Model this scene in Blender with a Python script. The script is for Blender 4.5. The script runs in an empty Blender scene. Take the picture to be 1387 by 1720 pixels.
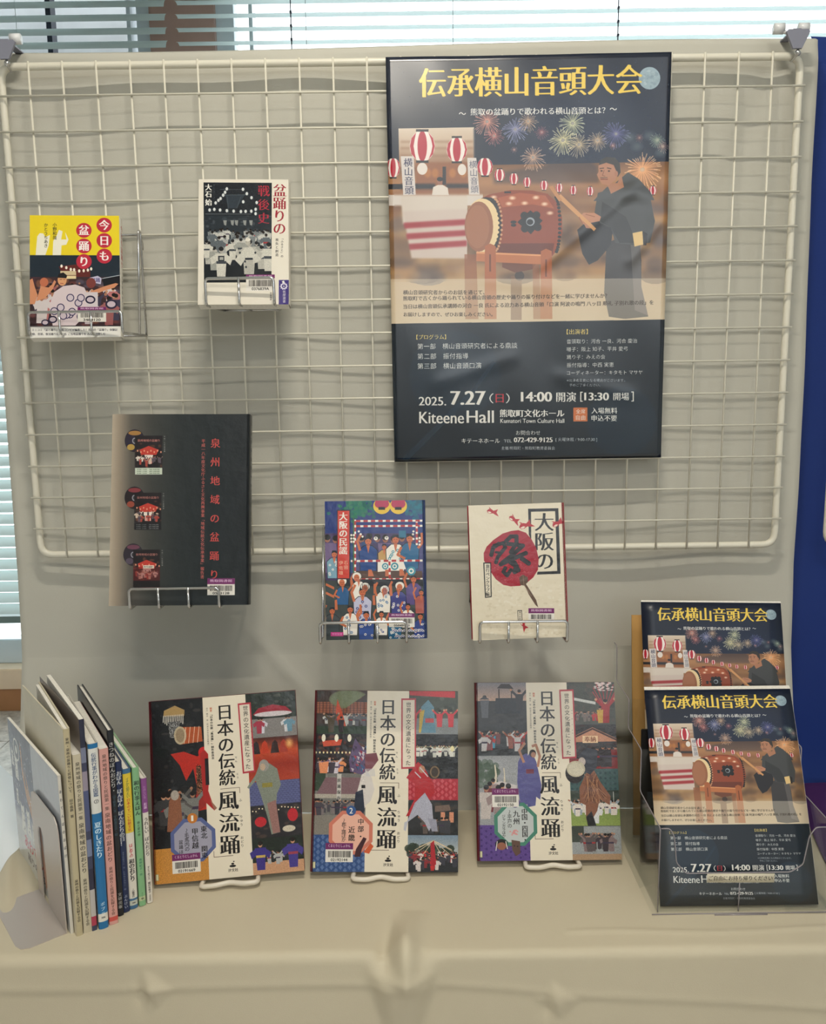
import bpy, bmesh, math, random
import numpy as np
from mathutils import Vector, Matrix

# ---------------------------------------------------------------- camera, world, lights, exposure
S = bpy.context.scene
COL = S.collection
cam_data = bpy.data.cameras.new('camera'); cam = bpy.data.objects.new('camera', cam_data); COL.objects.link(cam); S.camera = cam
cam_data.sensor_fit = 'HORIZONTAL'; cam_data.sensor_width = 36.0; cam_data.lens = 1374.66 / 1387 * 36.0; cam_data.clip_start = 0.02; cam_data.clip_end = 200
def _rodrigues(w):
    w = np.array(w); t = np.linalg.norm(w); k = w / t; K = np.array([[0, -k[2], k[1]], [k[2], 0, -k[0]], [-k[1], k[0], 0]])
    return np.eye(3) + math.sin(t) * K + (1 - math.cos(t)) * K @ K
_R = _rodrigues([.1528, -.0022, -.0139]) @ np.array([[1, 0, 0], [0, 0, -1], [0, 1, 0.]])   # rows: right, down, forward
_m = np.eye(4); _m[:3, 0] = _R[0]; _m[:3, 1] = -_R[1]; _m[:3, 2] = -_R[2]; _m[:3, 3] = (.0075, -1.2964, 1.40)
cam.matrix_world = Matrix(_m.tolist())

world = bpy.data.worlds.new('overcast_daylight'); S.world = world; world.use_nodes = True
bg = world.node_tree.nodes['Background']; bg.inputs[0].default_value = (.92, .97, 1.0, 1); bg.inputs[1].default_value = 4.3
def lamp(x, y, power, sx, sy, col):
    l = bpy.data.lights.new('ceiling_or_added_light', 'AREA'); l.shape = 'RECTANGLE'; l.size = sx; l.size_y = sy; l.energy = power; l.color = col
    o = bpy.data.objects.new('ceiling_or_added_light', l); o.location = (x, y, 2.735); COL.objects.link(o); return o
WARM = (1.0, .92, .79)
LAMPS = [(0.05, -2.05, 18, .22, .045), (.03, -.80, 20, .28, .045), (-1.9, -2.05, 4, .40, .08), (1.9, -2.05, 4, .40, .08), (.65, -3.3, 26, 2.2, 2.2)]  # last entry: wide cool panel, added to lay a veil of reflection on the poster
for a in LAMPS: lamp(*a, WARM if a[3] < 1 else (.86, .94, 1.0))
S.view_settings.view_transform = 'Standard'; S.view_settings.look = 'None'; S.view_settings.gamma = 1.0; S.view_settings.use_curve_mapping = False
S.view_settings.exposure = -0.40
S.cycles.transparent_max_bounces = 32

# ---------------------------------------------------------------- helpers
def material(name, col, rough=.5, metal=0.0, spec=.5, noise=0.0, nscale=20.0, bump=0.0, bscale=200.0, coat=0.0):
    m = bpy.data.materials.new(name); m.use_nodes = True; nt = m.node_tree; b = nt.nodes['Principled BSDF']
    c = tuple((v / 255) ** 2.2 for v in col) + (1,)
    b.inputs['Base Color'].default_value = c; b.inputs['Roughness'].default_value = rough; b.inputs['Metallic'].default_value = metal; b.inputs['Specular IOR Level'].default_value = spec
    b.inputs['Coat Weight'].default_value = coat; b.inputs['Coat Roughness'].default_value = .08
    if noise or bump: tc = nt.nodes.new('ShaderNodeTexCoord')
    if noise:
        n = nt.nodes.new('ShaderNodeTexNoise'); n.inputs['Scale'].default_value = nscale; n.inputs['Detail'].default_value = 5; nt.links.new(tc.outputs['Object'], n.inputs['Vector'])
        r = nt.nodes.new('ShaderNodeValToRGB'); r.color_ramp.elements[0].position = .3; r.color_ramp.elements[1].position = .7
        r.color_ramp.elements[0].color = tuple(v * (1 - noise) for v in c[:3]) + (1,); r.color_ramp.elements[1].color = tuple(min(1, v * (1 + noise)) for v in c[:3]) + (1,)
        nt.links.new(n.outputs['Fac'], r.inputs['Fac']); nt.links.new(r.outputs['Color'], b.inputs['Base Color'])
    if bump:
        n = nt.nodes.new('ShaderNodeTexNoise'); n.inputs['Scale'].default_value = bscale; n.inputs['Detail'].default_value = 3; nt.links.new(tc.outputs['Object'], n.inputs['Vector'])
        u = nt.nodes.new('ShaderNodeBump'); u.inputs['Strength'].default_value = bump; u.inputs['Distance'].default_value = .002; nt.links.new(n.outputs['Fac'], u.inputs['Height']); nt.links.new(u.outputs['Normal'], b.inputs['Normal'])
    return m
def print_material(name, img, rough=.25, bump=.25, bscale=60.0, spec=.5):
    m = bpy.data.materials.new(name); m.use_nodes = True; nt = m.node_tree; b = nt.nodes['Principled BSDF']
    t = nt.nodes.new('ShaderNodeTexImage'); t.image = img; t.extension = 'EXTEND'; nt.links.new(t.outputs['Color'], b.inputs['Base Color'])
    b.inputs['Roughness'].default_value = rough; b.inputs['Specular IOR Level'].default_value = spec
    if bump:
        tc = nt.nodes.new('ShaderNodeTexCoord'); n = nt.nodes.new('ShaderNodeTexNoise'); n.inputs['Scale'].default_value = bscale; n.inputs['Detail'].default_value = 4; nt.links.new(tc.outputs['Object'], n.inputs['Vector'])
        u = nt.nodes.new('ShaderNodeBump'); u.inputs['Strength'].default_value = bump; u.inputs['Distance'].default_value = .002; nt.links.new(n.outputs['Fac'], u.inputs['Height']); nt.links.new(u.outputs['Normal'], b.inputs['Normal'])
    return m
def clear_plastic(name, tint=(.97, .98, .98), gloss=.10):
    """thin clear sheet: lets light straight through, with a weak mirror on top that grows at grazing angles"""
    m = bpy.data.materials.new(name); m.use_nodes = True; nt = m.node_tree; nt.nodes.clear()
    o = nt.nodes.new('ShaderNodeOutputMaterial'); mix = nt.nodes.new('ShaderNodeMixShader'); tr = nt.nodes.new('ShaderNodeBsdfTransparent'); gl = nt.nodes.new('ShaderNodeBsdfGlossy'); fr = nt.nodes.new('ShaderNodeLayerWeight')
    tr.inputs[0].default_value = tint + (1,); gl.inputs['Roughness'].default_value = gloss; fr.inputs['Blend'].default_value = .5
    pw = nt.nodes.new('ShaderNodeMath'); pw.operation = 'POWER'; pw.inputs[1].default_value = 4; ml = nt.nodes.new('ShaderNodeMath'); ml.operation = 'MULTIPLY_ADD'; ml.inputs[1].default_value = .5; ml.inputs[2].default_value = .03
    nt.links.new(fr.outputs['Facing'], pw.inputs[0]); nt.links.new(pw.outputs[0], ml.inputs[0]); nt.links.new(ml.outputs[0], mix.inputs[0]); nt.links.new(tr.outputs[0], mix.inputs[1]); nt.links.new(gl.outputs[0], mix.inputs[2]); nt.links.new(mix.outputs[0], o.inputs[0]); return m
def tag(o, label=None, cat=None, group=None, kind=None):
    if label: o['label'] = label
    if cat: o['category'] = cat
    if group: o['group'] = group
    if kind: o['kind'] = kind
    return o
def obj(name, bm, mat, parent=None, smooth=False):
    me = bpy.data.meshes.new(name); bm.normal_update(); bm.to_mesh(me); bm.free()
    for k in (mat if isinstance(mat, (list, tuple)) else [mat]): me.materials.append(k)
    if smooth: me.polygons.foreach_set('use_smooth', [True] * len(me.polygons))
    o = bpy.data.objects.new(name, me); COL.objects.link(o)
    if parent: o.parent = parent
    return o
def again(src, parent, loc=(0, 0, 0), rot=(0, 0, 0)):
    o = src.copy(); COL.objects.link(o); o.parent = parent; o.location = loc; o.rotation_euler = rot; return o
def empty(name, loc=(0, 0, 0), rot=(0, 0, 0)):
    o = bpy.data.objects.new(name, None); COL.objects.link(o); o.location = loc; o.rotation_euler = rot; o.empty_display_size = .05; return o
def box(bm, x0, x1, y0, y1, z0, z1, bev=0.0, M=None):
    v = [bm.verts.new((x, y, z)) for x in (x0, x1) for y in (y0, y1) for z in (z0, z1)]
    F = [(0, 1, 3, 2), (4, 6, 7, 5), (0, 4, 5, 1), (2, 3, 7, 6), (0, 2, 6, 4), (1, 5, 7, 3)]; fs = [bm.faces.new([v[i] for i in f]) for f in F]
    if bev: bmesh.ops.bevel(bm, geom=list({e for f in fs for e in f.edges}), offset=bev, segments=2, affect='EDGES', clamp_overlap=True)
    if M is not None: bmesh.ops.transform(bm, matrix=M, verts=[w for w in bm.verts if w in set(v)] if not bev else bm.verts)
    return fs
def prism(bm, pts, d, axis='y', at=0.0):
    """polygon pts (a, b) pushed by d along the axis; axis y: pts are (x, z); axis x: (y, z); axis z: (x, y)"""
    f = {'y': lambda a, b, c: (a, c, b), 'x': lambda a, b, c: (c, a, b), 'z': lambda a, b, c: (a, b, c)}[axis]
    A = [bm.verts.new(f(a, b, at)) for a, b in pts]; B = [bm.verts.new(f(a, b, at + d)) for a, b in pts]; n = len(pts)
    fs = [bm.faces.new(A), bm.faces.new(B[::-1])]
    for i in range(n): fs.append(bm.faces.new((A[i], B[i], B[(i + 1) % n], A[(i + 1) % n])))
    bmesh.ops.recalc_face_normals(bm, faces=fs); return fs
def fillet(P, r, n=5, closed=False):
    P = [Vector(p) for p in P]; out = []; N = len(P)
    for i in range(N):
        if not closed and i in (0, N - 1): out.append(P[i]); continue
        a, b, c = P[i - 1], P[i], P[(i + 1) % N]; u, v = (a - b), (c - b); d = min(r, u.length * .49, v.length * .49); p, q = b + u.normalized() * d, b + v.normalized() * d
        for k in range(n + 1): t = k / n; out.append(p * (1 - t) ** 2 + b * 2 * t * (1 - t) + q * t * t)
    return out
def tube(bm, P, r, n=8, closed=False):
    P = [Vector(p) for p in P]; N = len(P); rings = []; up = None
    for i in range(N):
        a = P[i - 1] if (i or closed) else P[i]; b = P[(i + 1) % N] if (i < N - 1 or closed) else P[i]; t = (b - a).normalized()
        if up is None: up = t.orthogonal().normalized()
        up = (up - t * up.dot(t)); up = up.normalized() if up.length > 1e-6 else t.orthogonal().normalized(); s = t.cross(up)
        rings.append([bm.verts.new(P[i] + (up * math.cos(6.28319 * k / n) + s * math.sin(6.28319 * k / n)) * r) for k in range(n)])
    for i in range(N if closed else N - 1):
        A, B = rings[i], rings[(i + 1) % N]
        for k in range(n): bm.faces.new((A[k], A[(k + 1) % n], B[(k + 1) % n], B[k]))
    if not closed: bm.faces.new(rings[0][::-1]); bm.faces.new(rings[-1])
def sheet(name, F, nu, nv, mat, parent=None, thick=0.0, smooth=True):
    """surface from F(u, v) with uv = (u, v); u to the right, v upward"""
    bm = bmesh.new(); uv = bm.loops.layers.uv.new('UVMap')
    V = [[bm.verts.new(F(i / nu, j / nv)) for i in range(nu + 1)] for j in range(nv + 1)]
    for j in range(nv):
        for i in range(nu):
            f = bm.faces.new((V[j][i], V[j][i + 1], V[j + 1][i + 1], V[j + 1][i]))
            for l, (a, b) in zip(f.loops, ((i, j), (i + 1, j), (i + 1, j + 1), (i, j + 1))): l[uv].uv = (a / nu, b / nv)
    o = obj(name, bm, mat, parent, smooth)
    if thick: md = o.modifiers.new('thickness', 'SOLIDIFY'); md.thickness = thick; md.offset = -1
    return o
# ---------------------------------------------------------------- materials shared by many things
M = dict(
    cloth=material('greige_cloth', (200, 190, 166), .62, spec=.4, bump=.10, bscale=900, noise=.03, nscale=3),
    wallcloth=material('greige_panel_cloth', (189, 187, 176), .7, spec=.3, bump=.10, bscale=900, noise=.03, nscale=3),
    wire=material('white_coated_wire', (222, 218, 202), .35, spec=.5), chrome=material('chrome', (205, 205, 205), .16, metal=1.0),
    plaster=material('plaster', (226, 224, 218), .9, spec=.2, bump=.2, bscale=60), ceiling=material('ceiling_board', (232, 232, 228), .9, spec=.2),
    brown=material('brown_mullion', (176, 142, 130), .5, noise=.06, nscale=8), frame=material('pale_window_frame', (206, 216, 222), .4),
    slat=material('pale_slat', (196, 210, 208), .45, spec=.5), rail=material('slat_rail', (120, 140, 138), .4), dark=material('dark_rubber', (40, 46, 62), .5),
    sill=material('pale_wood_sill', (238, 214, 186), .5, noise=.05, nscale=6), base=material('brown_wood_base', (178, 128, 88), .5, noise=.08, nscale=6),
    blue=material('deep_blue_panel_cloth', (22, 50, 118), .6, spec=.4, bump=.1, bscale=900), purple=material('purple_cloth', (66, 36, 84), .7, spec=.3, bump=.1, bscale=900),
    white=material('white_cloth', (240, 242, 244), .5, spec=.4), grey=material('grey_clip_plastic', (128, 130, 144), .45), knob=material('translucent_knob', (220, 222, 224), .25),
    paper=material('page_edges', (236, 232, 222), .8, spec=.2, noise=.08, nscale=300), steel=material('painted_steel', (196, 186, 178), .32, metal=.35),
    kraft=material('kraft_paper', (196, 152, 92), .7, spec=.3, noise=.06, nscale=14), black=material('black_card', (22, 22, 24), .5), red=material('red_board', (120, 30, 40), .4),
    plastic=clear_plastic('clear_acrylic'), glass=clear_plastic('window_glass', (.96, .98, .98), .02), standwhite=material('white_plastic_stand', (220, 212, 196), .35),
    concrete=material('weathered_concrete', (176, 178, 180), .9, noise=.08, nscale=5, bump=.3, bscale=40), lampwhite=material('lamp_housing', (235, 235, 232), .5))
_b = M['slat'].node_tree.nodes['Principled BSDF']; _t = M['slat'].node_tree.nodes.new('ShaderNodeBsdfTranslucent'); _t.inputs[0].default_value = (.72, .84, .82, 1)
_x = M['slat'].node_tree.nodes.new('ShaderNodeMixShader'); _x.inputs[0].default_value = .2; _l = M['slat'].node_tree.links; _l.new(_b.outputs[0], _x.inputs[1]); _l.new(_t.outputs[0], _x.inputs[2]); _l.new(_x.outputs[0], M['slat'].node_tree.nodes['Material Output'].inputs[0])
def stone():
    m = material('terrazzo', (206, 198, 186), .4); nt = m.node_tree; b = nt.nodes['Principled BSDF']; tc = nt.nodes.new('ShaderNodeTexCoord')
    v = nt.nodes.new('ShaderNodeTexVoronoi'); v.inputs['Scale'].default_value = 90; n = nt.nodes.new('ShaderNodeTexNoise'); n.inputs['Scale'].default_value = 26; n.inputs['Detail'].default_value = 6
    r = nt.nodes.new('ShaderNodeValToRGB'); e = r.color_ramp.elements; e[0].position = .25; e[0].color = (.46, .42, .36, 1); e[1].position = .62; e[1].color = (.84, .78, .70, 1)
    mx = nt.nodes.new('ShaderNodeMixRGB'); mx.inputs[0].default_value = .18
    for q in (v, n): nt.links.new(tc.outputs['Object'], q.inputs['Vector'])
    nt.links.new(n.outputs['Fac'], r.inputs['Fac']); nt.links.new(r.outputs['Color'], mx.inputs[1]); nt.links.new(v.outputs['Color'], mx.inputs[2]); bw = nt.nodes.new('ShaderNodeRGBToBW'); 
    nt.links.new(v.outputs['Color'], bw.inputs[0]); nt.links.new(bw.outputs[0], mx.inputs[2]); nt.links.new(mx.outputs[0], b.inputs['Base Color']); return m
M['stone'] = stone()
def gbox(name, a, mat, parent=None, bev=0.0): bm = bmesh.new(); box(bm, *a, bev=bev); return obj(name, bm, mat, parent)

# ---------------------------------------------------------------- the room
XL, XR, YB, YF, ZC = -4.2, 4.2, -5.2, 2.2, 3.0
fl = tag(gbox('floor', (XL, XR, YB, YF + .25, -.06, -.006), M['stone']), kind='structure')
tile = None
for ix in range(4):
    for iy in range(4):
        x0, y0 = -1.64 - .45 * (ix + 1) + .9, 1.845 - .45 * iy
        if tile is None: tile = gbox('tile', (.002, .448, .002, .448, -.006, 0), M['stone'], fl, .001); tile.location = (x0, y0 - .0, 0)
        else: again(tile, fl, (x0, y0, 0))
bm = bmesh.new(); box(bm, XL, XR, YB, 1.2, 2.75, 2.8); box(bm, XL, XR, 1.2, YF + .2, 3.2, 3.25); box(bm, XL, XR, 1.2, 1.25, 2.75, 3.25)
ce = tag(obj('ceiling', bm, M['ceiling']), kind='structure')
bm = bmesh.new()      # the wall behind the camera; window opening added for bluish sheen on the poster
box(bm, XL, XR, YB - .1, YB, 0, 1.9); box(bm, XL, XR, YB - .1, YB, 2.72, 2.75); box(bm, XL, -.3, YB - .1, YB, 1.9, 2.72); box(bm, 2.6, XR, YB - .1, YB, 1.9, 2.72)
for x in (.65, 1.6): box(bm, x - .03, x + .03, YB - .1, YB, 1.9, 2.72)
tag(obj('wall_front', bm, M['plaster']), kind='structure')
tag(gbox('wall_left', (XL - .1, XL, YB, YF, 0, 3.2), M['plaster']), kind='structure'); tag(gbox('wall_right', (XR, XR + .1, YB, YF, 0, 3.2), M['plaster']), kind='structure')
# window wall
bm = bmesh.new(); box(bm, XL, XR, YF + .12, YF + .2, 0, .1); box(bm, XL, XL + .6, YF, YF + .2, 0, 3.2); box(bm, XR - .8, XR, YF, YF + .2, 0, 3.2); box(bm, XL, XR, YF, YF + .2, 3.08, 3.2)
tag(obj('wall_back', bm, M['plaster']), kind='structure')
tag(gbox('trim_1', (-1.0, -.745, YF - .02, YF + .2, 0, 3.1), M['brown'], bev=.004), kind='structure')
tag(gbox('baseboard_back', (XL, XR, YF - .04, YF + .12, 0, .108), M['base'], bev=.003), kind='structure')
def window(name, x0, x1, bars):
    f = bmesh.new(); box(f, x0, x1, YF + .02, YF + .10, .20, .31, .004); box(f, x0, x1, YF + .02, YF + .10, 2.98, 3.08)
    for a, b in bars: box(f, a, b, YF + .02, YF + .10, .31, 2.98)
    w = tag(obj(name, f, M['frame']), kind='structure'); g = gbox('pane', (x0, x1, YF + .055, YF + .059, .31, 2.98), M['glass'], w)
    s = gbox('window_sill', (x0, x1, YF - .06, YF + .10, .108, .20), M['sill'], w, .004); return w
w1 = window('window_1', XL + .6, -1.0, [(-1.06, -1.0), (-1.10, -1.085), (-2.45, -2.38)]); gbox('gasket', (-1.412, -1.392, YF + .0, YF + .05, .31, 2.98), M['dark'], w1)
w2 = window('window_2', -.745, XR - .8, [(-.745, -.675), (-.615, -.60), (2.4, 2.47)])
tag(gbox('wall_outside', (-3.6, -1.02, YF + .6, YF + .7, 1.5, 3.4), M['concrete']), kind='structure')

def blind(x0, x1, tilt, label, cords, n=55):
    r = empty('window_blind', ((x0 + x1) / 2, 2.0, .48)); tag(r, label, 'blind', 'window blinds'); W = (x1 - x0) / 2
    bm = bmesh.new(); P = []
    for k in range(5): t = k / 4 - .5; P.append((t * .05, .006 * (1 - 4 * t * t)))
    A = [bm.verts.new((-W, y, z)) for y, z in P]; B = [bm.verts.new((W, y, z)) for y, z in P]
    for k in range(4): bm.faces.new((A[k], B[k], B[k + 1], A[k + 1]))
    s = obj('slat', bm, M['slat'], r, True); s.location = (0, 0, .03); s.rotation_euler = (math.radians(tilt), 0, 0)
    g = random.Random(1)
    for k in range(1, n): again(s, r, (0, 0, .03 + .0471 * k), (math.radians(tilt + g.uniform(-1.5, 1.5)), 0, g.uniform(-.0008, .0008)))
    gbox('bottom_rail', (-W, W, -.026, .026, -.025, .004), M['rail'], r, .003); gbox('head_rail', (-W, W, -.03, .03, 2.56, 2.6), M['slat'], r, .003)
    for cx, rad, mt in cords:
        bm = bmesh.new(); tube(bm, [(cx - (x0 + x1) / 2, -.027, -.02), (cx - (x0 + x1) / 2, -.027, 2.56)], rad, 6)
        if rad > .002:
            for k in range(0, n): box(bm, cx - (x0 + x1) / 2 - .004, cx - (x0 + x1) / 2 + .004, -.033, -.022, .03 + .0471 * k - .004, .03 + .0471 * k + .003)
        obj('ladder_cord', bm, mt, r)
    return r
blind(-3.4, -.885, 47, 'pale green slatted blind left of the brown window post, slats nearly closed', [(-1.43, .001, M['slat'])])
blind(-.845, 3.3, 6, 'pale slatted blind right of the brown window post, slats open to white daylight', [(-.415, .0022, M['dark']), (.796, .0022, M['dark']), (.184, .0011, M['rail']), (-.36, .001, M['rail'])])
for i, a in enumerate(LAMPS):   # housings of the ceiling lamps and of the added sheen panel
    gbox('lamp_housing', (a[0] - a[3] / 2 - .03, a[0] + a[3] / 2 + .03, a[1] - a[4] / 2 - .03, a[1] + a[4] / 2 + .03, 2.738, 2.75), M['lampwhite'], ce)

# ---------------------------------------------------------------- cloth covered partition behind the display
def wrinkle(x, z):
    return .0026 * math.sin(x * 9 + 1.3 * math.sin(z * 5)) + .0016 * math.sin(x * 23 + z * 11) + .0005 * math.sin(z * 31 + x * 7)
def partition_profile(x):
    """(y, z) pairs from the top edge down to the table"""
    return [(.050, 1.902), (.040, 1.911), (.032, 1.906), (.030, 1.88), (.034, 1.70), (.035, 1.50), (.035, 1.30), (.032, 1.10), (.020, .96), (-.004, .86), (-.014, .833), (-.014, .822), (-.006, .812), (-.010, .79), (-.018, .75), (-.025, .7005)]
def partition_cloth():
    bm = bmesh.new(); nx, nz = 130, 120; pr = partition_profile(0); L = [0]
    for a, b in zip(pr[:-1], pr[1:]): L.append(L[-1] + math.hypot(b[0] - a[0], b[1] - a[1]))
    zs = [L[-1] * j / nz for j in range(nz + 1)]; ts = sorted(set([round(v, 5) for v in zs] + [round(v, 5) for v in L])); V = []
    for t in ts:
        y = float(np.interp(t, L, [p[0] for p in pr])); z = float(np.interp(t, L, [p[1] for p in pr])); row = []
        k = min(1, t / .06) * (1 if z < 1.89 else .2) * min(1.0, max(0.0, (z - .70) / .05))
        xl, xr = -.657, .640 + .011 * math.sin(min(1, max(0, (z - .7) / 1.2)) * 3.14159)
        for i in range(nx + 1):
            x = xl + (xr - xl) * i / nx; u = abs(i / nx - .5) * 2; e = max(0, (u - .985) / .015)
            w = wrinkle(x, z) * k
            w += .004 * math.exp(-((x - .52 - (z - 1.75) * .35) / .02) ** 2) * k * max(0, min(1, (z - 1.55) * 4))
            for (cx, sl, a) in ((-.42, 1.1, .005), (-.12, -.9, .005), (.10, .9, .004), (.33, -1.0, .005), (-.28, -1.3, .004)):    # pulled folds near the bottom rail
                w -= a * math.exp(-((x - cx - (z - .84) * sl) / .012) ** 2) * max(0, 1 - abs(z - .93) / .12)
            row.append(bm.verts.new((x, y + w + .022 * e * e, z + .004 * math.sin(x * 4) * (z > 1.89))))
        V.append(row)
    for a, b in zip(V[:-1], V[1:]):
        for i in range(nx): bm.faces.new((a[i], b[i], b[i + 1], a[i + 1]))
    return bm
pt = empty('display_partition', (0, .08, 0)); tag(pt, 'greige cloth covered partition behind the white wire grid', 'partition')
c = obj('cloth_cover', partition_cloth(), M['wallcloth'], pt, True); c.location = (0, -.08, 0)
gbox('panel_core', (-.64, .625, -.015, .03, .84, 1.895), M['wallcloth'], pt, .003)
for x in (-.56, .59):
    gbox('post', (x - .015, x + .015, -.005, .025, .04, .84), M['steel'], pt); gbox('foot', (x - .02, x + .02, -.02, .34, 0, .04), M['steel'], pt)
bp = empty('display_partition', (1.3, .10, 0)); tag(bp, 'deep blue cloth covered partition at the right edge', 'partition')
bm = bmesh.new(); nx = 40; V = []
for j in range(40):
    z = .655 + j * (1.935 - .655) / 39; V.append([bm.verts.new((-.655 + 1.3 * i / nx, -.03 + .004 * math.sin(i * .9 + z * 3) + (.02 if j == 39 else 0), z)) for i in range(nx + 1)])
for a, b in zip(V[:-1], V[1:]):
    for i in range(nx): bm.faces.new((a[i], a[i + 1], b[i + 1], b[i]))
obj('cloth_cover', bm, M['blue'], bp, True); gbox('panel_core', (-.65, .65, -.012, .03, .04, 1.92), M['blue'], bp, .003); gbox('foot', (-.5, -.46, 0, .3, 0, .04), M['steel'], bp)

# ---------------------------------------------------------------- white wire grids
def grid_panel(label, x0, n, ox):
    """frame of 12 mm tube, uprights in front of it, cross wires in front of those; n uprights 50 mm apart"""
    r = empty('wire_grid_panel', (x0, 0, 1.138)); tag(r, label, 'wire grid'); W = (n - 1) * .05 + .0875; H = .738
    bm = bmesh.new(); tube(bm, fillet([(0, .006, 0), (W, .006, 0), (W, .006, H), (0, .006, H)], .02, closed=True), .0055, 10, True); obj('frame', bm, M['wire'], r, True)
    bm = bmesh.new(); tube(bm, [(0, 0, -.005), (0, 0, H + .005)], .0016, 6); u = obj('upright_wire', bm, M['wire'], r, True); u.location = (.04375, .0, 0)
    for k in range(1, n): again(u, r, (.04375 + .05 * k, 0, 0))
    bm = bmesh.new(); tube(bm, [(-.005, 0, 0), (W + .005, 0, 0)], .0016, 6); h = obj('cross_wire', bm, M['wire'], r, True); h.location = (0, -.0032, .044)
    for k in range(1, 14): again(h, r, (0, -.0032, .044 + .05 * k))
    return r
grid_panel('large white wire grid panel hanging in front of the greige partition', -.55 - .04375, 23, 0)
grid_panel('white wire grid panel on the blue partition, cut off by the right edge', .678, 12, 0)
def grid_clip(x, label):
    r = empty('grid_clip', (x, -.008, 1.892)); tag(r, label, 'clip', 'grey grid clips')
    bm = bmesh.new(); prism(bm, [(-.0175, .010), (-.0145, .013), (.0145, .013), (.0175, .010), (.0065, -.013), (-.0065, -.013)], .004, at=-.008); obj('plate', bm, M['grey'], r)
    for sx in (-.024, .012): bm = bmesh.new(); tube(bm, [(sx - .006, .006, .019), (sx + .008, .006, .019)], .0075, 14); tube(bm, [(sx, .006, .019), (sx * .3, .0, .008)], .0025, 6); obj('knob', bm, M['knob'], r, True)
    bm = bmesh.new(); bmesh.ops.create_uvsphere(bm, u_segments=12, v_segments=8, radius=.0045, matrix=Matrix.Translation((.002, -.004, -.018))); tube(bm, fillet([(.002, -.004, -.010), (.002, -.006, -.02), (.0, .014, -.024), (-.0, .018, -.01)], .004), .0016, 6); obj('hook', bm, M['chrome'], r, True)
    bm = bmesh.new(); box(bm, -.006, .006, -.004, .058, .0135, .0155); box(bm, -.006, .006, .0555, .058, -.01, .0155); obj('bracket', bm, M['grey'], r)
grid_clip(-.577, 'grey clip with clear knobs on the top left corner of the grid'); grid_clip(.579, 'grey clip with clear knobs on the top right corner of the grid')

# ---------------------------------------------------------------- tables and cloths
tb = empty('display_table', (0, -.2, 0)); tag(tb, 'folding table hidden under the greige cloth', 'table'); gbox('table_top', (-.595, .63, -.155, .165, .66, .688), M['standwhite'], tb)
for x in (-.50, .58):
    for y in (-.15, .14): bm = bmesh.new(); tube(bm, [(x, y, 0), (x, y, .667)], .012, 10); obj('leg', bm, M['steel'], tb, True)
def cloth_bump(x, s):
    """height along the surface normal; s runs from the wall edge (0) over the table (.345) and down the front"""
    b = .0008 * math.sin(x * 14 + s * 9) + .0006 * math.sin(x * 5 - s * 26)
    q = s - .345                                                 # ahead of the front edge
    k = max(0, min(1, (q + .085) / .08)) if q < 0 else max(0, 1 - q / .10); xr = -.008 + .10 * max(0, -q - .012)      # the box pleat at the middle
    b += k * (.021 * math.exp(-((x - xr) / (.0145 + .12 * max(0, -q))) ** 2) - .010 * math.exp(-((x - xr + .027) / .010) ** 2)) * (1 if q < 0 else max(0, 1 - q / .035))
    if q > 0: b += .018 * math.exp(-((x + .013) / (.040 * max(.15, 1 - q / .125) ** .6)) ** 4) * min(1, q / .02) * max(0, min(1, (.12 - q) / .09)) + .004 * math.exp(-((x + .008) / .008) ** 2) * min(1, q / .02) * k
    cz = .0345 + .0 * x + (.012 + .05 * max(0, x - .1)) * (x > .03) * min(1, (x - .03) * 6) + .03 * max(0, x - .2) + .002 * math.sin(x * 12)     # sagging crease across the front
    b += .0008 * math.exp(-((q - cz) / .006) ** 2) - .0016 * (1 / (1 + math.exp(-(q - cz - .004) / .002)))
    for cx, d in ((-.322, .052), (.185, .075)):                 # small pinched tucks hanging from the crease
        b += .007 * max(0, 1 - (abs(x - cx - (q - d) * .3) / .03 + abs(q - d + .016) / .028))
        b -= .004 * math.exp(-((x - cx + .018) / .008) ** 2 - ((q - d + .01) / .02) ** 2)
    b += .0016 * math.exp(-((s - .31 - .004 * math.sin(x * 20)) / .004) ** 2) * (x > .2)
    for (ax, ay, bx, by, w, a) in ((-.62, .055, -.53, .215, .010, .007), (-.62, .10, -.55, .25, .012, .009), (-.60, .02, -.56, .12, .008, .005)):   # swept folds in the left end
        px, py = x - ax, s - ay; dx, dy = bx - ax, by - ay; L = math.hypot(dx, dy); t = (px * dx + py * dy) / L / L; d = (px * dy - py * dx) / L
        b += a * math.exp(-(d / w) ** 2) * max(0, min(1, (1.1 - t) * 2.0)) * max(0, min(1, (t + .3) * 3))
    return b
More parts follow.
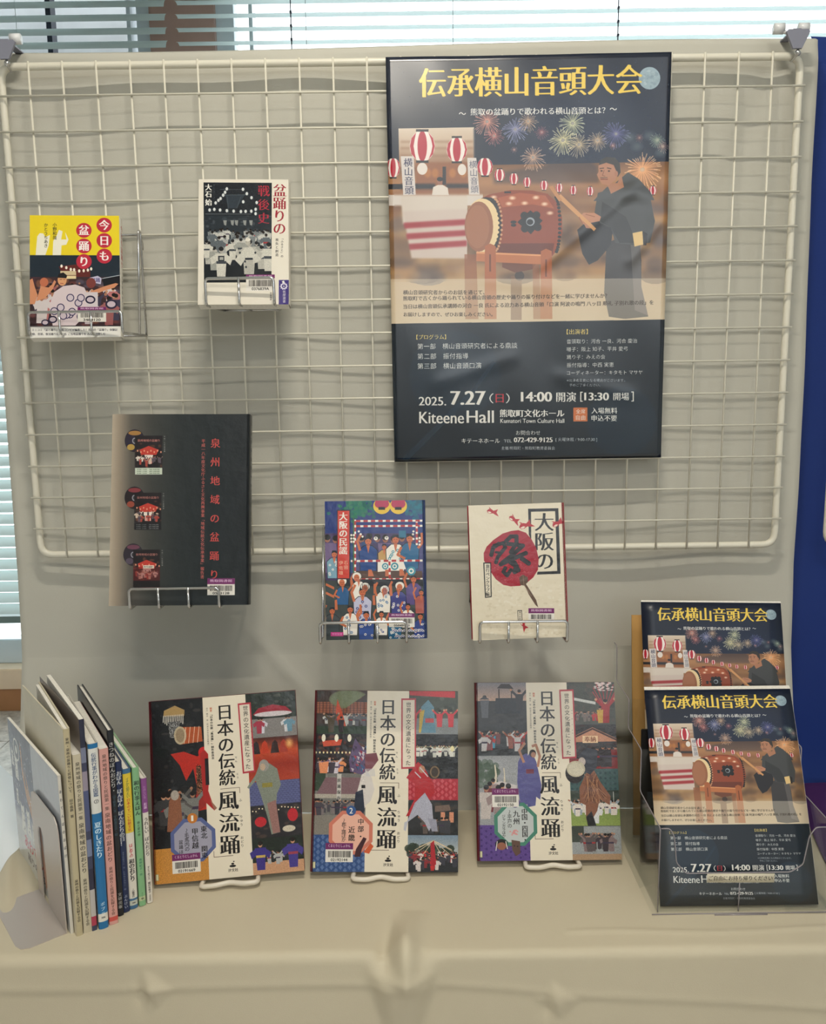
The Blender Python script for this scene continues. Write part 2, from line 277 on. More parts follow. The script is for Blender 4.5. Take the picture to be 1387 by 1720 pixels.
def tablecloth():
    bm = bmesh.new(); nx, ns = 340, 170; X0, X1 = -.662, .66; S1 = .345 + .36; V = []
    for j in range(ns + 1):
        s = (.50 * j / (ns * .8)) if j <= ns * .8 else .50 + (S1 - .50) * (j - ns * .8) / (ns * .2); row = []
        for i in range(nx + 1):
            x = X0 + (X1 - X0) * i / nx; R = .010; fl_ = .345 - R
            if s < fl_: y, z, ny, nz = -.028 - s, .70, 0, 1
            elif s < fl_ + R * 1.571: a = (s - fl_) / R; y, z, ny, nz = -.028 - fl_ - R * math.sin(a), .70 - R + R * math.cos(a), -math.sin(a), math.cos(a)
            else: y, z, ny, nz = -.028 - .345, .70 - R - (s - fl_ - R * 1.571), -1, 0
            if nz == 0: y -= .05 * (.69 - z)
            b = cloth_bump(x, s) + .0012
            zz = z + nz * b; e = -.600 - x; xx = x                     # the left end turns down over the table edge
            if e > 0: r2 = .009; t2 = min(e / r2, 1.571); xx = -.600 - r2 * math.sin(t2); dz = r2 * (1 - math.cos(t2)) + max(0, e - r2 * 1.571); zz -= dz if s < fl_ + R else 0
            row.append(bm.verts.new((xx, y + ny * b, max(zz, .001))))
        V.append(row)
    for a, b in zip(V[:-1], V[1:]):
        for i in range(nx): bm.faces.new((a[i], b[i], b[i + 1], a[i + 1]))
    return bm
tag(obj('tablecloth', tablecloth(), M['cloth'], None, True), 'greige tablecloth with a pleat at the front edge, under all the books', 'tablecloth')
# neighbours: white topped table to the left, purple cloth to the right
wt = empty('side_table', (-.70, .161, 0), (0, 0, math.radians(-46.1))); tag(wt, 'lower table with a plain white top beyond the left end', 'table')
gbox('table_top', (-.80, .25, -.62, .0, .60, .62), M['white'], wt, .004)
for x in (-.76, .20):
    for y in (-.58, -.04): bm = bmesh.new(); tube(bm, [(x, y, 0), (x, y, .602)], .012, 10); obj('leg', bm, M['steel'], wt, True)
pc = empty('side_table', (1.3, -.24, 0)); tag(pc, 'table under a purple cloth at the right edge', 'table'); gbox('table_top', (-.60, .6, -.14, .23, .665, .695), M['standwhite'], pc)
for x in (-.58, .58):
    for y in (-.12, .2): bm = bmesh.new(); tube(bm, [(x, y, 0), (x, y, .667)], .012, 10); obj('leg', bm, M['steel'], pc, True)
bm = bmesh.new(); V = []
for j in range(30):
    t = j / 29; row = []
    for i in range(41):
        u = i / 40; x0 = .655 - .062 * t; x = x0 + (1.9 - x0) * u; y = .035 - .275 * t; z = .7075 + .002 * math.sin(i * .8 + j * .5); row.append(bm.verts.new((x, y, z)))
    V.append(row)
V.append([bm.verts.new((v.co.x, v.co.y - .01, .69)) for v in V[-1]])
for a, b in zip(V[:-1], V[1:]):
    for i in range(40): bm.faces.new((a[i], b[i], b[i + 1], a[i + 1]))
tag(obj('tablecloth', bm, M['purple'], None, True), 'purple tablecloth in front of the blue partition', 'tablecloth')
# ---------------------------------------------------------------- flat print: a small painter for covers, posters and spines
class Canvas:
    """An RGB sheet painted in code. Points are given in 'drawing units' laid on the sheet by a homography."""
    def __init__(s, W, H, base, quad=None):
        s.W, s.H = W, H
        s.a = np.empty((H, W, 3), np.float32); s.a[:] = np.array(base, np.float32) / 255
        if quad is None: quad = [(0, 0), (W, 0), (W, H), (0, H)]
        src = np.array(quad, float); dst = np.array([(0, 0), (W, 0), (W, H), (0, H)], float)
        A, b = [], []
        for (x, y), (X, Y) in zip(src, dst):
            A.append([x, y, 1, 0, 0, 0, -X * x, -X * y]); b.append(X)
            A.append([0, 0, 0, x, y, 1, -Y * x, -Y * y]); b.append(Y)
        s.Hm = np.append(np.linalg.solve(np.array(A), np.array(b)), 1).reshape(3, 3)
        s.ox = s.oy = 0.0; s.k = 1.0
        s.rng = random.Random(W * 7 + H)
    def frame(s, ox=0, oy=0, k=1): s.ox, s.oy, s.k = ox, oy, k; return s
    def pt(s, p):
        p = np.atleast_2d(np.array(p, float)); q = np.c_[s.ox + p[:, 0] / s.k, s.oy + p[:, 1] / s.k, np.ones(len(p))] @ s.Hm.T
        return q[:, :2] / q[:, 2:]
    def mask(s, E, SS=3, fat=0, thin=0, clip=None):
        """E: n x 4 directed edges in canvas px -> (x0, y0, coverage)"""
        x0 = int(max(0, math.floor(min(E[:, 0].min(), E[:, 2].min()) - 2))); x1 = int(min(s.W, math.ceil(max(E[:, 0].max(), E[:, 2].max()) + 2)))
        y0 = int(max(0, math.floor(min(E[:, 1].min(), E[:, 3].min()) - 2))); y1 = int(min(s.H, math.ceil(max(E[:, 1].max(), E[:, 3].max()) + 2)))
        if x1 <= x0 or y1 <= y0: return None
        w, h = (x1 - x0) * SS, (y1 - y0) * SS
        ax, ay, bx, by = (E[:, 0] - x0) * SS, (E[:, 1] - y0) * SS, (E[:, 2] - x0) * SS, (E[:, 3] - y0) * SS
        sg = np.where(by > ay, 1, -1); lo = np.minimum(ay, by); hi = np.maximum(ay, by)
        r0 = np.clip(np.ceil(lo - .5), 0, h).astype(int); r1 = np.clip(np.ceil(hi - .5), 0, h).astype(int)
        n = r1 - r0; keep = n > 0
        if not keep.any(): return None
        ax, ay, bx, by, sg, r0, n = [q[keep] for q in (ax, ay, bx, by, sg, r0, n)]
        idx = np.repeat(np.arange(len(n)), n); off = np.arange(n.sum()) - np.repeat(np.cumsum(n) - n, n)
        row = r0[idx] + off; t = (row + .5 - ay[idx]) / (by[idx] - ay[idx]); xx = ax[idx] + t * (bx[idx] - ax[idx])
        col = np.clip(np.ceil(xx - .5), 0, w).astype(int)
        Wn = np.zeros((h, w + 1), np.int32); np.add.at(Wn, (row, col), sg[idx])
        m = np.cumsum(Wn, 1)[:, :w] != 0
        for d in range(fat):
            m = m | np.roll(m, 1, 1) if d % 2 else m | np.roll(m, -1, 1)
        for d in range(thin):
            m = m & (np.roll(m, 1, 0) if d % 2 else np.roll(m, -1, 0))
        return x0, y0, m.reshape(y1 - y0, SS, x1 - x0, SS).mean((1, 3)).astype(np.float32)
    def blend(s, x0, y0, m, col, al=1.0):
        h, w = m.shape; v = s.a[y0:y0 + h, x0:x0 + w]; m = (m * al)[..., None]
        v[:] = v * (1 - m) + np.array(col, np.float32) / 255 * m
    def poly(s, pts, col, al=1.0):
        q = s.pt(pts); E = np.c_[q, np.roll(q, -1, 0)]; r = s.mask(E)
        if r: s.blend(*r, col, al)
    def rect(s, x0, y0, x1, y1, col, al=1.0): s.poly([(x0, y0), (x1, y0), (x1, y1), (x0, y1)], col, al)
    def ell(s, cx, cy, rx, ry, col, al=1.0, rot=0, n=28, a0=0, a1=360):
        A = np.radians(np.linspace(a0, a1, n, endpoint=(a1 - a0) != 360)); c, d = math.cos(math.radians(rot)), math.sin(math.radians(rot))
        X, Y = rx * np.cos(A), ry * np.sin(A); s.poly(np.c_[cx + X * c - Y * d, cy + X * d + Y * c], col, al)
    def line(s, pts, w, col, al=1.0):
        pts = np.array(pts, float)
        for a, b in zip(pts[:-1], pts[1:]):
            d = b - a; L = np.hypot(*d)
            if L < 1e-6: continue
            n = np.array([-d[1], d[0]]) / L * w / 2; e = d / L * w * .25
            s.poly([a + n - e, b + n + e, b - n + e, a - n - e], col, al)
    def frame_rect(s, x0, y0, x1, y1, w, col): s.line([(x0, y0), (x1, y0), (x1, y1), (x0, y1), (x0, y0)], w, col)
    def grad(s, x0, y0, x1, y1, stops, horiz=False, al=1.0):
        a, b = s.pt([(x0, y0), (x1, y1)]); X0, Y0 = [int(max(0, round(v))) for v in a]; X1, Y1 = int(min(s.W, round(b[0]))), int(min(s.H, round(b[1])))
        if X1 <= X0 or Y1 <= Y0: return
        n = (X1 - X0) if horiz else (Y1 - Y0); t = np.linspace(0, 1, n); ks = [k for k, _ in stops]
        g = np.stack([np.interp(t, ks, [c[i] for _, c in stops]) for i in range(3)], 1).astype(np.float32) / 255
        g = g[None, :, :] if horiz else g[:, None, :]
        v = s.a[Y0:Y1, X0:X1]; v[:] = v * (1 - al) + g * al
    def glow(s, cx, cy, rx, ry, col, al=1.0):
        c = s.pt([(cx, cy), (cx + rx, cy + ry)]); R = np.abs(c[1] - c[0]); c = c[0]
        x0, x1, y0, y1 = int(max(0, c[0] - R[0])), int(min(s.W, c[0] + R[0] + 1)), int(max(0, c[1] - R[1])), int(min(s.H, c[1] + R[1] + 1))
        if x1 <= x0 or y1 <= y0: return
        yy, xx = np.mgrid[y0:y1, x0:x1]; d = ((xx - c[0]) / R[0]) ** 2 + ((yy - c[1]) / R[1]) ** 2
        s.blend(x0, y0, (np.clip(1 - d, 0, 1) ** 2).astype(np.float32), col, al)
    def blur(s, x0, y0, x1, y1, r):
        a, b = s.pt([(x0, y0), (x1, y1)]); X0, Y0 = [int(max(0, v)) for v in a]; X1, Y1 = int(min(s.W, b[0])), int(min(s.H, b[1]))
        v = s.a[Y0:Y1, X0:X1].copy()
        for ax in (0, 1):
            for _ in range(2):
                rr = min(r, (v.shape[ax] - 1) // 2); p = np.pad(v, [(rr + 1, rr) if i == ax else (0, 0) for i in range(3)], mode='edge')
                c = np.cumsum(p, ax, dtype=np.float64); v = ((np.take(c, range(2 * rr + 1, c.shape[ax]), ax) - np.take(c, range(0, c.shape[ax] - 2 * rr - 1), ax)) / (2 * rr + 1)).astype(np.float32)
        s.a[Y0:Y1, X0:X1] = v
    def noise(s, x0, y0, x1, y1, amp, cell=3, seed=1):
        a, b = s.pt([(x0, y0), (x1, y1)]); X0, Y0 = [int(max(0, v)) for v in a]; X1, Y1 = int(min(s.W, b[0])), int(min(s.H, b[1]))
        g = np.random.RandomState(seed).randn((Y1 - Y0) // cell + 2, (X1 - X0) // cell + 2).astype(np.float32)
        g = np.kron(g, np.ones((cell, cell), np.float32))[:Y1 - Y0, :X1 - X0, None]
        s.a[Y0:Y1, X0:X1] = np.clip(s.a[Y0:Y1, X0:X1] * (1 + g * amp), 0, 1)
    # ---- lettering
    def _stamp(s, E, col, al, style, em):
        if style == 'serif': r = s.mask(E, 4, fat=max(1, int(round(em * 4 * .055))), thin=int(em * 4 * .032))
        elif style == 'bold': f = max(1, int(round(em * 3 * .035))); r = s.mask(E, 3, fat=f)
        elif style == 'heavy': f = max(1, int(round(em * 3 * .075))); r = s.mask(E, 3, fat=f)
        else: r = s.mask(E, 3)
        if r: s.blend(*r, col, al)
    def text(s, st, x0, x1, yc, col, style='', h=None, al=1.0, slope=0.0):
        """one line fitted between x0 and x1 (drawing units), centred on yc"""
        E = glyph_edges(st); bx0, bx1 = E[:, [0, 2]].min(), E[:, [0, 2]].max(); sx = (x1 - x0) / (bx1 - bx0)
        by0, by1 = E[:, [1, 3]].min(), E[:, [1, 3]].max(); sy = sx if h is None else h / (by1 - by0)
        def mp(X, Y): X = x0 + (X - bx0) * sx; return s.pt(np.c_[X, yc - (Y - (by0 + by1) / 2) * sy + slope * (X - x0)])
        a, b = mp(E[:, 0], E[:, 1]), mp(E[:, 2], E[:, 3]); em = np.abs(s.pt([(x0 + sx, yc)]) - s.pt([(x0, yc)])).max()
        s._stamp(np.c_[a, b], col, al, style, em)
    def vtext(s, st, xc, y0, y1, col, style='', size=None, al=1.0, slant=0.0, sq=1.0):
        """a vertical column from y0 to y1, one em box per character"""
        n = len(st); pitch = (y1 - y0) / n; z = size or pitch; Es = []
        for i, ch in enumerate(st):
            if ch in ' 　': continue
            E = glyph_edges(ch).copy(); cx, cy = xc + slant * (i + .5) * pitch, y0 + (i + .5) * pitch
            X, Y = E[:, [0, 2]] - .5, E[:, [1, 3]] - .37
            if ch in 'ー「」『』（）～〜・[]()=-': X, Y = Y, -X
            if ch in 'ゃゅょっャュョッァィ': X, Y = X + .1, Y + .1
            if ch in '、。': X, Y = X + .55, Y + .55
            a = s.pt(np.c_[cx + X[:, 0] * z * sq, cy - Y[:, 0] * z]); b = s.pt(np.c_[cx + X[:, 1] * z * sq, cy - Y[:, 1] * z]); Es.append(np.c_[a, b])
        em = np.abs(s.pt([(xc + z, y0)]) - s.pt([(xc, y0)])).max()
        if Es: s._stamp(np.concatenate(Es), col, al, style, em)
    # ---- small picture helpers
    def burst(s, x, y, r, col, n=26, al=.8, seed=0):
        g = random.Random(seed + int(x)); s.glow(x, y, r * .9, r * .9, col, .35 * al); s.glow(x, y, r * .3, r * .3, (255, 240, 215), .6 * al)
        for i in range(n):
            a = 6.283 * i / n + g.uniform(-.08, .08); L = r * g.uniform(.75, 1.1)
            p = [(x + math.cos(a) * t * L, y + math.sin(a) * t * L + .12 * r * t * t) for t in (.15, .5, .8, 1)]
            s.line(p[:3], r * .035, col, al); s.line(p[2:], r * .055, tuple(min(255, c + 35) for c in col), al * .8)
    def lantern(s, x, y, rx, ry, a=(178, 30, 52), b=(238, 228, 222)):
        s.ell(x, y, rx, ry, b); s.poly([(x - rx * .98, y), (x - rx * .86, y - ry * .5), (x - rx * .5, y - ry * .86), (x - rx * .62, y - ry * .4), (x - rx * .7, y), (x - rx * .62, y + ry * .4), (x - rx * .5, y + ry * .86), (x - rx * .86, y + ry * .5)], a)
        s.ell(x, y, rx * .38, ry * .99, a); s.poly([(x + rx * .99, y), (x + rx * .86, y - ry * .5), (x + rx * .5, y - ry * .86), (x + rx * .72, y - ry * .4), (x + rx * .82, y), (x + rx * .72, y + ry * .4), (x + rx * .5, y + ry * .86), (x + rx * .86, y + ry * .5)], a)
        s.rect(x - rx * .5, y - ry * 1.08, x + rx * .5, y - ry * .93, (30, 26, 28)); s.rect(x - rx * .5, y + ry * .93, x + rx * .5, y + ry * 1.08, (30, 26, 28))
    def person(s, x, y, h, robe, skin=(190, 140, 110), hair=(28, 22, 22), obi=None, arms=0, lean=0):
        """small figure, feet at (x, y)"""
        w = h * .2; s.poly([(x - w * .7, y), (x - w * .85 + lean * h, y - h * .5), (x - w + lean * h, y - h * .78), (x + w + lean * h, y - h * .78), (x + w * .85 + lean * h, y - h * .5), (x + w * .7, y)], robe)
        X = x + lean * h
        if arms == 1:
            s.line([(X - w * .8, y - h * .74), (X - w * 1.9, y - h * .95)], w * .55, robe); s.line([(X + w * .8, y - h * .74), (X + w * 1.9, y - h * .98)], w * .55, robe); s.ell(X - w * 2, y - h * .98, w * .28, w * .28, skin); s.ell(X + w * 2, y - h, w * .28, w * .28, skin)
        if arms == 2:
            s.poly([(X - w * .8, y - h * .76), (X - w * 1.9, y - h * .62), (X - w * 1.6, y - h * .4), (X - w * .8, y - h * .5)], robe); s.poly([(X + w * .8, y - h * .76), (X + w * 1.9, y - h * .6), (X + w * 1.5, y - h * .38), (X + w * .8, y - h * .5)], robe)
        if obi: s.poly([(X - w * .84, y - h * .52), (X + w * .84, y - h * .52), (X + w * .8, y - h * .43), (X - w * .8, y - h * .43)], obi)
        s.ell(X, y - h * .89, h * .075, h * .1, skin); s.ell(X, y - h * .93, h * .082, h * .075, hair)
    def crowd(s, x0, y0, x1, y1, robes, n, hmin, hmax, seed=0, skins=((190, 140, 110), (165, 115, 90)), arms=(0, 1, 2), al=1):
        g = random.Random(seed); P = sorted((g.uniform(y0, y1), g.uniform(x0, x1)) for _ in range(n))
        for y, x in P:
            t = (y - y0) / max(1, y1 - y0); s.person(x, y, hmin + (hmax - hmin) * t, g.choice(robes), g.choice(skins), obi=g.choice([None, (150, 40, 45), (60, 50, 70)]), arms=g.choice(arms), lean=g.uniform(-.05, .05))
    def library_label(s, x0, y0, x1, y1, yb, head, digits, seed=3, kana=False):
        """purple strip y0..y1 and white barcode field down to yb"""
        s.rect(x0, y0, x1, yb, (226, 222, 214)); s.rect(x0, y0, x1, y1, (112, 40, 98)); W = x1 - x0
        s.text(head, x0 + W * .1, x1 - W * .1, (y0 + y1) / 2 - (y1 - y0) * .08, (226, 200, 222), 'bold', h=(y1 - y0) * .48)
        g = random.Random(seed); x = x0 + W * .1; ya, yz = y1 + (yb - y1) * .12, y1 + (yb - y1) * .62
        while x < x1 - W * .1:
            w = W * g.choice((.008, .008, .016, .022)); s.rect(x, ya, x + w, yz, (30, 28, 28)); x += w + W * g.choice((.008, .012, .018))
        s.text(digits, x0 + W * .2, x1 - W * .2, y1 + (yb - y1) * .82, (25, 25, 25), 'bold', h=(yb - y1) * .22)
    def image(s, name, bump=0):
        im = bpy.data.images.new(name, s.W, s.H, alpha=False); px = np.ones((s.H, s.W, 4), np.float32); px[..., :3] = np.clip(s.a, 0, 1)[::-1]
        im.pixels.foreach_set(px.ravel()); im.update(); im.pack(); return im

_glyphs = {}
def glyph_edges(st):
    """outline of a string in the program's own font: directed edges (x0, y0, x1, y1), one em high"""
    if st in _glyphs: return _glyphs[st]
    c = bpy.data.curves.new('lettering', 'FONT'); c.body = st; c.size = 1; c.resolution_u = 3
    o = bpy.data.objects.new('lettering', c); bpy.context.scene.collection.objects.link(o); m = o.to_mesh()
    v = np.empty(len(m.vertices) * 3, np.float32); m.vertices.foreach_get('co', v); v = v.reshape(-1, 3)[:, :2].astype(float)
    tri = []
    for p in m.polygons:
        q = list(p.vertices)
        for i in range(1, len(q) - 1): tri.append((q[0], q[i], q[i + 1]))
    tri = np.array(tri); A, B, Cc = v[tri[:, 0]], v[tri[:, 1]], v[tri[:, 2]]
    neg = ((B - A)[:, 0] * (Cc - A)[:, 1] - (B - A)[:, 1] * (Cc - A)[:, 0]) < 0; tri[neg] = tri[neg][:, ::-1]
    e = np.concatenate([tri[:, [0, 1]], tri[:, [1, 2]], tri[:, [2, 0]]]); S = set(map(tuple, e.tolist()))
    e = np.array([k for k in map(tuple, e.tolist()) if (k[1], k[0]) not in S])
    E = np.c_[v[e[:, 0]], v[e[:, 1]]]; o.to_mesh_clear(); bpy.data.objects.remove(o); bpy.data.curves.remove(c)
    _glyphs[st] = E; return E

# ---- the concert sheet: same print on the poster and on the handbills (drawing units: two enlargements of one sheet)
def art_concert():
    c = Canvas(1000, 1414, (14, 24, 44), [(647.2, 98.5), (1123.8, 92.5), (1105, 766.4), (662.4, 774.3)])
    f1 = lambda: c.frame(640, 80, 2.774); f2 = lambda: c.frame(640, 320, 2.774); f3 = lambda: c.frame(640, 540, 2.774)
    f1(); c.glow(900, 420, 700, 420, (30, 50, 84), .5)
    g = random.Random(4)
    for _ in range(120): c.ell(g.uniform(20, 1340), g.uniform(40, 400), 1.2, 1.2, (190, 205, 220), g.uniform(.2, .8), n=8)
    # village square far behind
    f1(); c.grad(20, 560, 1345, 760, [(0, (120, 84, 58)), (.35, (176, 128, 88)), (.7, (140, 96, 66)), (1, (110, 76, 56))])
    f2(); c.grad(30, 60, 1330, 430, [(0, (110, 76, 56)), (.25, (168, 122, 80)), (.5, (118, 88, 62)), (1, (176, 136, 92))])
    c.grad(30, 415, 1330, 610, [(0, (190, 160, 122)), (1, (206, 184, 150))])
    for _ in range(90):
        f2(); c.ell(g.uniform(40, 1320), g.uniform(40, 420), g.uniform(30, 90), g.uniform(10, 40), g.choice([(60, 46, 42), (196, 150, 96), (92, 66, 50), (150, 120, 96), (70, 70, 84), (206, 170, 120)]), .45, n=14)
    f1(); c.poly([(520, 590), (740, 560), (860, 520), (900, 500), (1000, 560), (1010, 640), (520, 640)], (38, 42, 60), .5)
    c.blur(30, 560, 1335, 720, 6); f2(); c.blur(40, 30, 1330, 410, 9)
    # left stall with stage
    f1(); c.grad(80, 384, 430, 560, [(0, (212, 196, 178)), (.5, (190, 164, 140)), (1, (150, 108, 80))])
    for y in (440, 470, 505): c.rect(90, y, 425, y + 10, (140, 100, 76), .5)
    c.rect(160, 540, 400, 700, (146, 92, 58)); c.rect(30, 640, 250, 664, (34, 34, 40)); c.rect(30, 690, 470, 740, (214, 204, 196)); c.rect(300, 640, 410, 660, (40, 36, 40))
    for x in (215, 250, 330, 380): c.ell(x, 590, 16, 22, (176, 112, 60))
    f2(); c.poly([(90, 30), (400, 26), (398, 140), (100, 160)], (212, 200, 188)); c.poly([(100, 100), (398, 90), (398, 320), (140, 318)], (206, 190, 180))
    for k, y in enumerate((150, 200, 248)): c.poly([(104 + 12 * k, y + 4), (396, y - 12), (396, y + 14), (108 + 12 * k, y + 30)], (160, 46, 52))
    f1(); c.blur(85, 390, 470, 700, 3); f2(); c.blur(60, 0, 398, 330, 3)
    f1()
    c.poly([(90, 512), (150, 512), (160, 690), (102, 692)], (214, 206, 202)); c.vtext('横山音頭', 124, 520, 690, (70, 70, 96), 'bold', slant=.04)
    c.poly([(398, 520), (440, 520), (456, 690), (406, 690)], (214, 206, 202)); c.vtext('横山音頭', 424, 532, 684, (90, 90, 110), '', slant=.06)
    c.poly([(235, 692), (240, 655), (262, 645), (285, 645), (308, 658), (313, 692)], (220, 210, 200)); c.ell(272, 628, 13, 17, (150, 100, 80)); c.ell(272, 618, 14, 10, (30, 26, 28)); c.rect(284, 560, 300, 645, (40, 36, 40))
    for p in ((190, 570, 24, 28), (374, 574, 20, 26)): c.ell(*p, (225, 216, 208))
    for (x, y, r, col) in ((490, 352, 62, (224, 150, 130)), (522, 418, 45, (214, 120, 110)), (620, 388, 58, (150, 150, 190)), (680, 352, 46, (226, 180, 140)), (742, 402, 32, (210, 110, 110)), (885, 362, 60, (214, 214, 170)), (840, 440, 66, (220, 210, 160)), (915, 460, 54, (214, 190, 150)), (1000, 442, 48, (226, 190, 150)), (1085, 412, 62, (96, 96, 150)), (615, 482, 18, (232, 150, 130)), (702, 518, 58, (214, 170, 140)), (1205, 578, 84, (234, 170, 120)), (1275, 440, 36, (160, 180, 150)), (1300, 470, 30, (220, 170, 150)), (1070, 466, 20, (230, 140, 120)), (1192, 430, 22, (200, 120, 110))): c.burst(x, y, r, col, n=max(14, int(r * .6)), seed=3)
    for (x, y) in ((1150, 430), (1240, 420), (1290, 500), (1270, 450), (1180, 470)): c.glow(x, y, 40, 34, (190, 200, 180), .3)
    for p in ((190, 465, 58, 72), (350, 482, 47, 58), (55, 565, 32, 46), (480, 562, 36, 43), (548, 600, 24, 29), (614, 617, 20, 27), (675, 633, 18, 24), (753, 648, 18, 23), (823, 660, 16, 21), (887, 672, 16, 21), (965, 677, 16, 21), (1253, 675, 17, 21)): c.lantern(*p)
    # drum, its stand and the player
    f2()
    c.rect(600, 400, 650, 604, (122, 90, 68), .9); c.ell(640, 400, 22, 22, (60, 46, 40))
    c.poly([(560, 290), (740, 300), (700, 370), (620, 385), (560, 360)], (110, 62, 42))
    for (x0, x1, y) in ((385, 440, 300), (700, 730, 330)): c.poly([(x0, y), (x1, y), (x1 + 10, 600), (x0 + 4, 600)], (142, 82, 50), .7)
    body = [(462, 42), (500, 24), (600, 4), (700, 6), (770, 22), (810, 60), (836, 130), (838, 200), (815, 280), (790, 310), (700, 306), (600, 300), (520, 292), (470, 280)]
    c.poly(body, (142, 66, 40)); c.poly([(540, 40), (640, 16), (760, 30), (800, 90), (700, 70), (560, 84)], (176, 92, 56), .8); c.poly([(540, 250), (800, 250), (790, 308), (700, 306), (530, 292)], (96, 42, 28), .8)
    for (x, y) in ((590, 66), (663, 64), (755, 68), (520, 36), (606, 40), (715, 38), (780, 110)): c.glow(x, y, 22, 13, (250, 225, 200), .9)
    c.ell(486, 164, 72, 128, (34, 26, 26)); c.ell(468, 168, 80, 126, (232, 206, 158)); c.ell(452, 172, 66, 116, (150, 96, 66)); c.ell(446, 172, 54, 100, (162, 106, 74))
    for i in range(17):
        a = math.radians(-84 + i * 10.5); c.ell(500 + 50 * math.cos(a), 166 + 122 * math.sin(a), 9, 7, (26, 24, 26), n=10); c.ell(522 + 36 * math.cos(a), 166 + 122 * math.sin(a), 6, 6, (200, 150, 110), n=8)
        b = math.radians(-70 + i * 8.6); c.ell(800 + 26 * math.cos(b), 165 + 135 * math.sin(b), 8, 7, (26, 24, 26), n=10)
    c.poly([(690, 98), (746, 145), (692, 208), (630, 152)], (24, 24, 28))
    for q in ((662, 122), (718, 120), (724, 176), (664, 182)): c.ell(*q, 18, 18, (24, 24, 28), n=12)
    c.ell(690, 150, 20, 20, (150, 160, 170)); c.ell(688, 152, 15, 13, (30, 30, 36)); c.ell(612, 152, 14, 7, (24, 22, 24)); c.ell(612, 166, 12, 7, (24, 22, 24)); c.rect(570, 10, 600, 18, (24, 22, 24))
    c.poly([(440, 288), (740, 302), (740, 348), (440, 332)], (186, 112, 66)); c.poly([(440, 288), (740, 302), (740, 310), (440, 296)], (222, 156, 104))
    for x, y in ((480, 250), (738, 275)):
        c.poly([(x, y + 12), (x + 24, y), (x + 50, y + 12), (x + 54, 600), (x - 2, 600)], (170, 96, 56)); c.rect(x + 20, y + 50, x + 28, y + 130, (110, 60, 36))
    # player: legs, robe, head, hands and sticks
    c.poly([(1040, 250), (1080, 235), (1190, 240), (1200, 330), (1200, 450), (1232, 590), (1130, 600), (1120, 600), (1052, 590), (1030, 480)], (58, 56, 58)); c.poly([(1150, 250), (1195, 250), (1200, 450), (1230, 585), (1170, 560)], (96, 92, 92), .8)
    c.poly([(905, 190), (960, 140), (1010, 130), (1070, 190), (1060, 260), (1000, 330), (960, 350), (930, 300)], (34, 34, 40))
    f1(); c.poly([(1000, 700), (1040, 660), (1080, 640), (1140, 590), (1185, 620), (1240, 680), (1260, 720), (980, 722)], (66, 68, 70))
    f2(); c.poly([(1000, 20), (1060, 2), (1230, 2), (1245, 60), (1262, 150), (1240, 250), (1160, 260), (1080, 250), (1060, 180), (1010, 160), (985, 110)], (66, 68, 70)); c.poly([(1020, 60), (1130, 130), (1180, 250), (1100, 250), (1060, 180), (1010, 150)], (46, 47, 50), .8)
    c.poly([(1160, 205), (1205, 196), (1210, 258), (1168, 268)], (222, 190, 130)); c.poly([(1205, 196), (1228, 210), (1222, 262), (1208, 262)], (40, 36, 40))
    f1(); c.poly([(1040, 640), (1090, 640), (1110, 600), (1120, 660), (1060, 690)], (172, 120, 92)); c.poly([(1004, 560), (1020, 535), (1060, 526), (1084, 545), (1090, 590), (1082, 625), (1052, 650), (1020, 645), (1004, 620), (996, 600), (1004, 588)], (178, 126, 98))
    c.poly([(1006, 556), (1012, 534), (1040, 518), (1080, 522), (1102, 548), (1106, 590), (1092, 612), (1084, 580), (1074, 556), (1040, 545)], (52, 48, 46)); c.ell(1086, 596, 8, 13, (170, 116, 90)); c.line([(1010, 572), (1028, 570)], 4, (60, 44, 38)); c.line([(1044, 569), (1062, 573)], 4, (60, 44, 38)); c.ell(1018, 583, 5, 3, (40, 30, 28)); c.ell(1052, 584, 5, 3, (40, 30, 28))
    c.line([(1030, 580), (1022, 604), (1034, 608)], 3, (130, 84, 64)); c.line([(1014, 622), (1046, 622)], 4, (120, 66, 58)); c.line([(1012, 615), (1044, 614)], 3, (90, 74, 66))
    f2(); c.poly([(914, 130), (935, 110), (985, 112), (1014, 130), (1008, 150), (960, 160), (935, 165), (920, 150)], (186, 130, 100)); c.poly([(930, 150), (962, 150), (975, 184), (945, 182)], (174, 118, 90))
    c.poly([(812, 36), (830, 24), (992, 184), (982, 196)], (206, 152, 100)); c.poly([(776, -10), (792, -16), (836, 50), (822, 58)], (190, 134, 86)); c.line([(914, 132), (930, 160)], 6, (150, 100, 76)); c.line([(945, 118), (985, 130)], 3, (140, 92, 70))
    # light text band and dark lower panel
    f2(); c.rect(0, 414, 1400, 620, (232, 222, 204), .42)
    ink = (62, 52, 44)
    c.text('横山音頭研究者からのお話を通じて、', 102, 478, 476, ink, 'bold'); c.text('熊取町で古くから踊られている横山音頭の歴史や踊りの振り付けなどを一緒に学びませんか？', 102, 1043, 504, ink, 'bold', slope=-.012)
    c.text('当日は横山音頭伝承講師の河合 一良 氏による迫力ある横山音頭「口演 阿波の鳴門 八ッ目 順礼 子別れ歌の段」を', 103, 1256, 542, ink, 'bold', slope=-.015); c.text('お届けしますので、ぜひお楽しみください。', 104, 515, 578, ink, 'bold')
    f3(); c.poly([(-20, 12), (1400, -8), (1400, 720), (-20, 720)], (18, 30, 42))
    for (x, y, r) in ((340, 250, 210), (1110, 460, 160)): c.ell(x, y, r, r, (24, 48, 68), .5)
    c.line([(110, 640), (420, 330)], 26, (30, 54, 74), .5); c.line([(420, 330), (520, 190)], 18, (30, 54, 74), .4)
    W = (232, 230, 224); gold = (226, 200, 110); sl = -.01
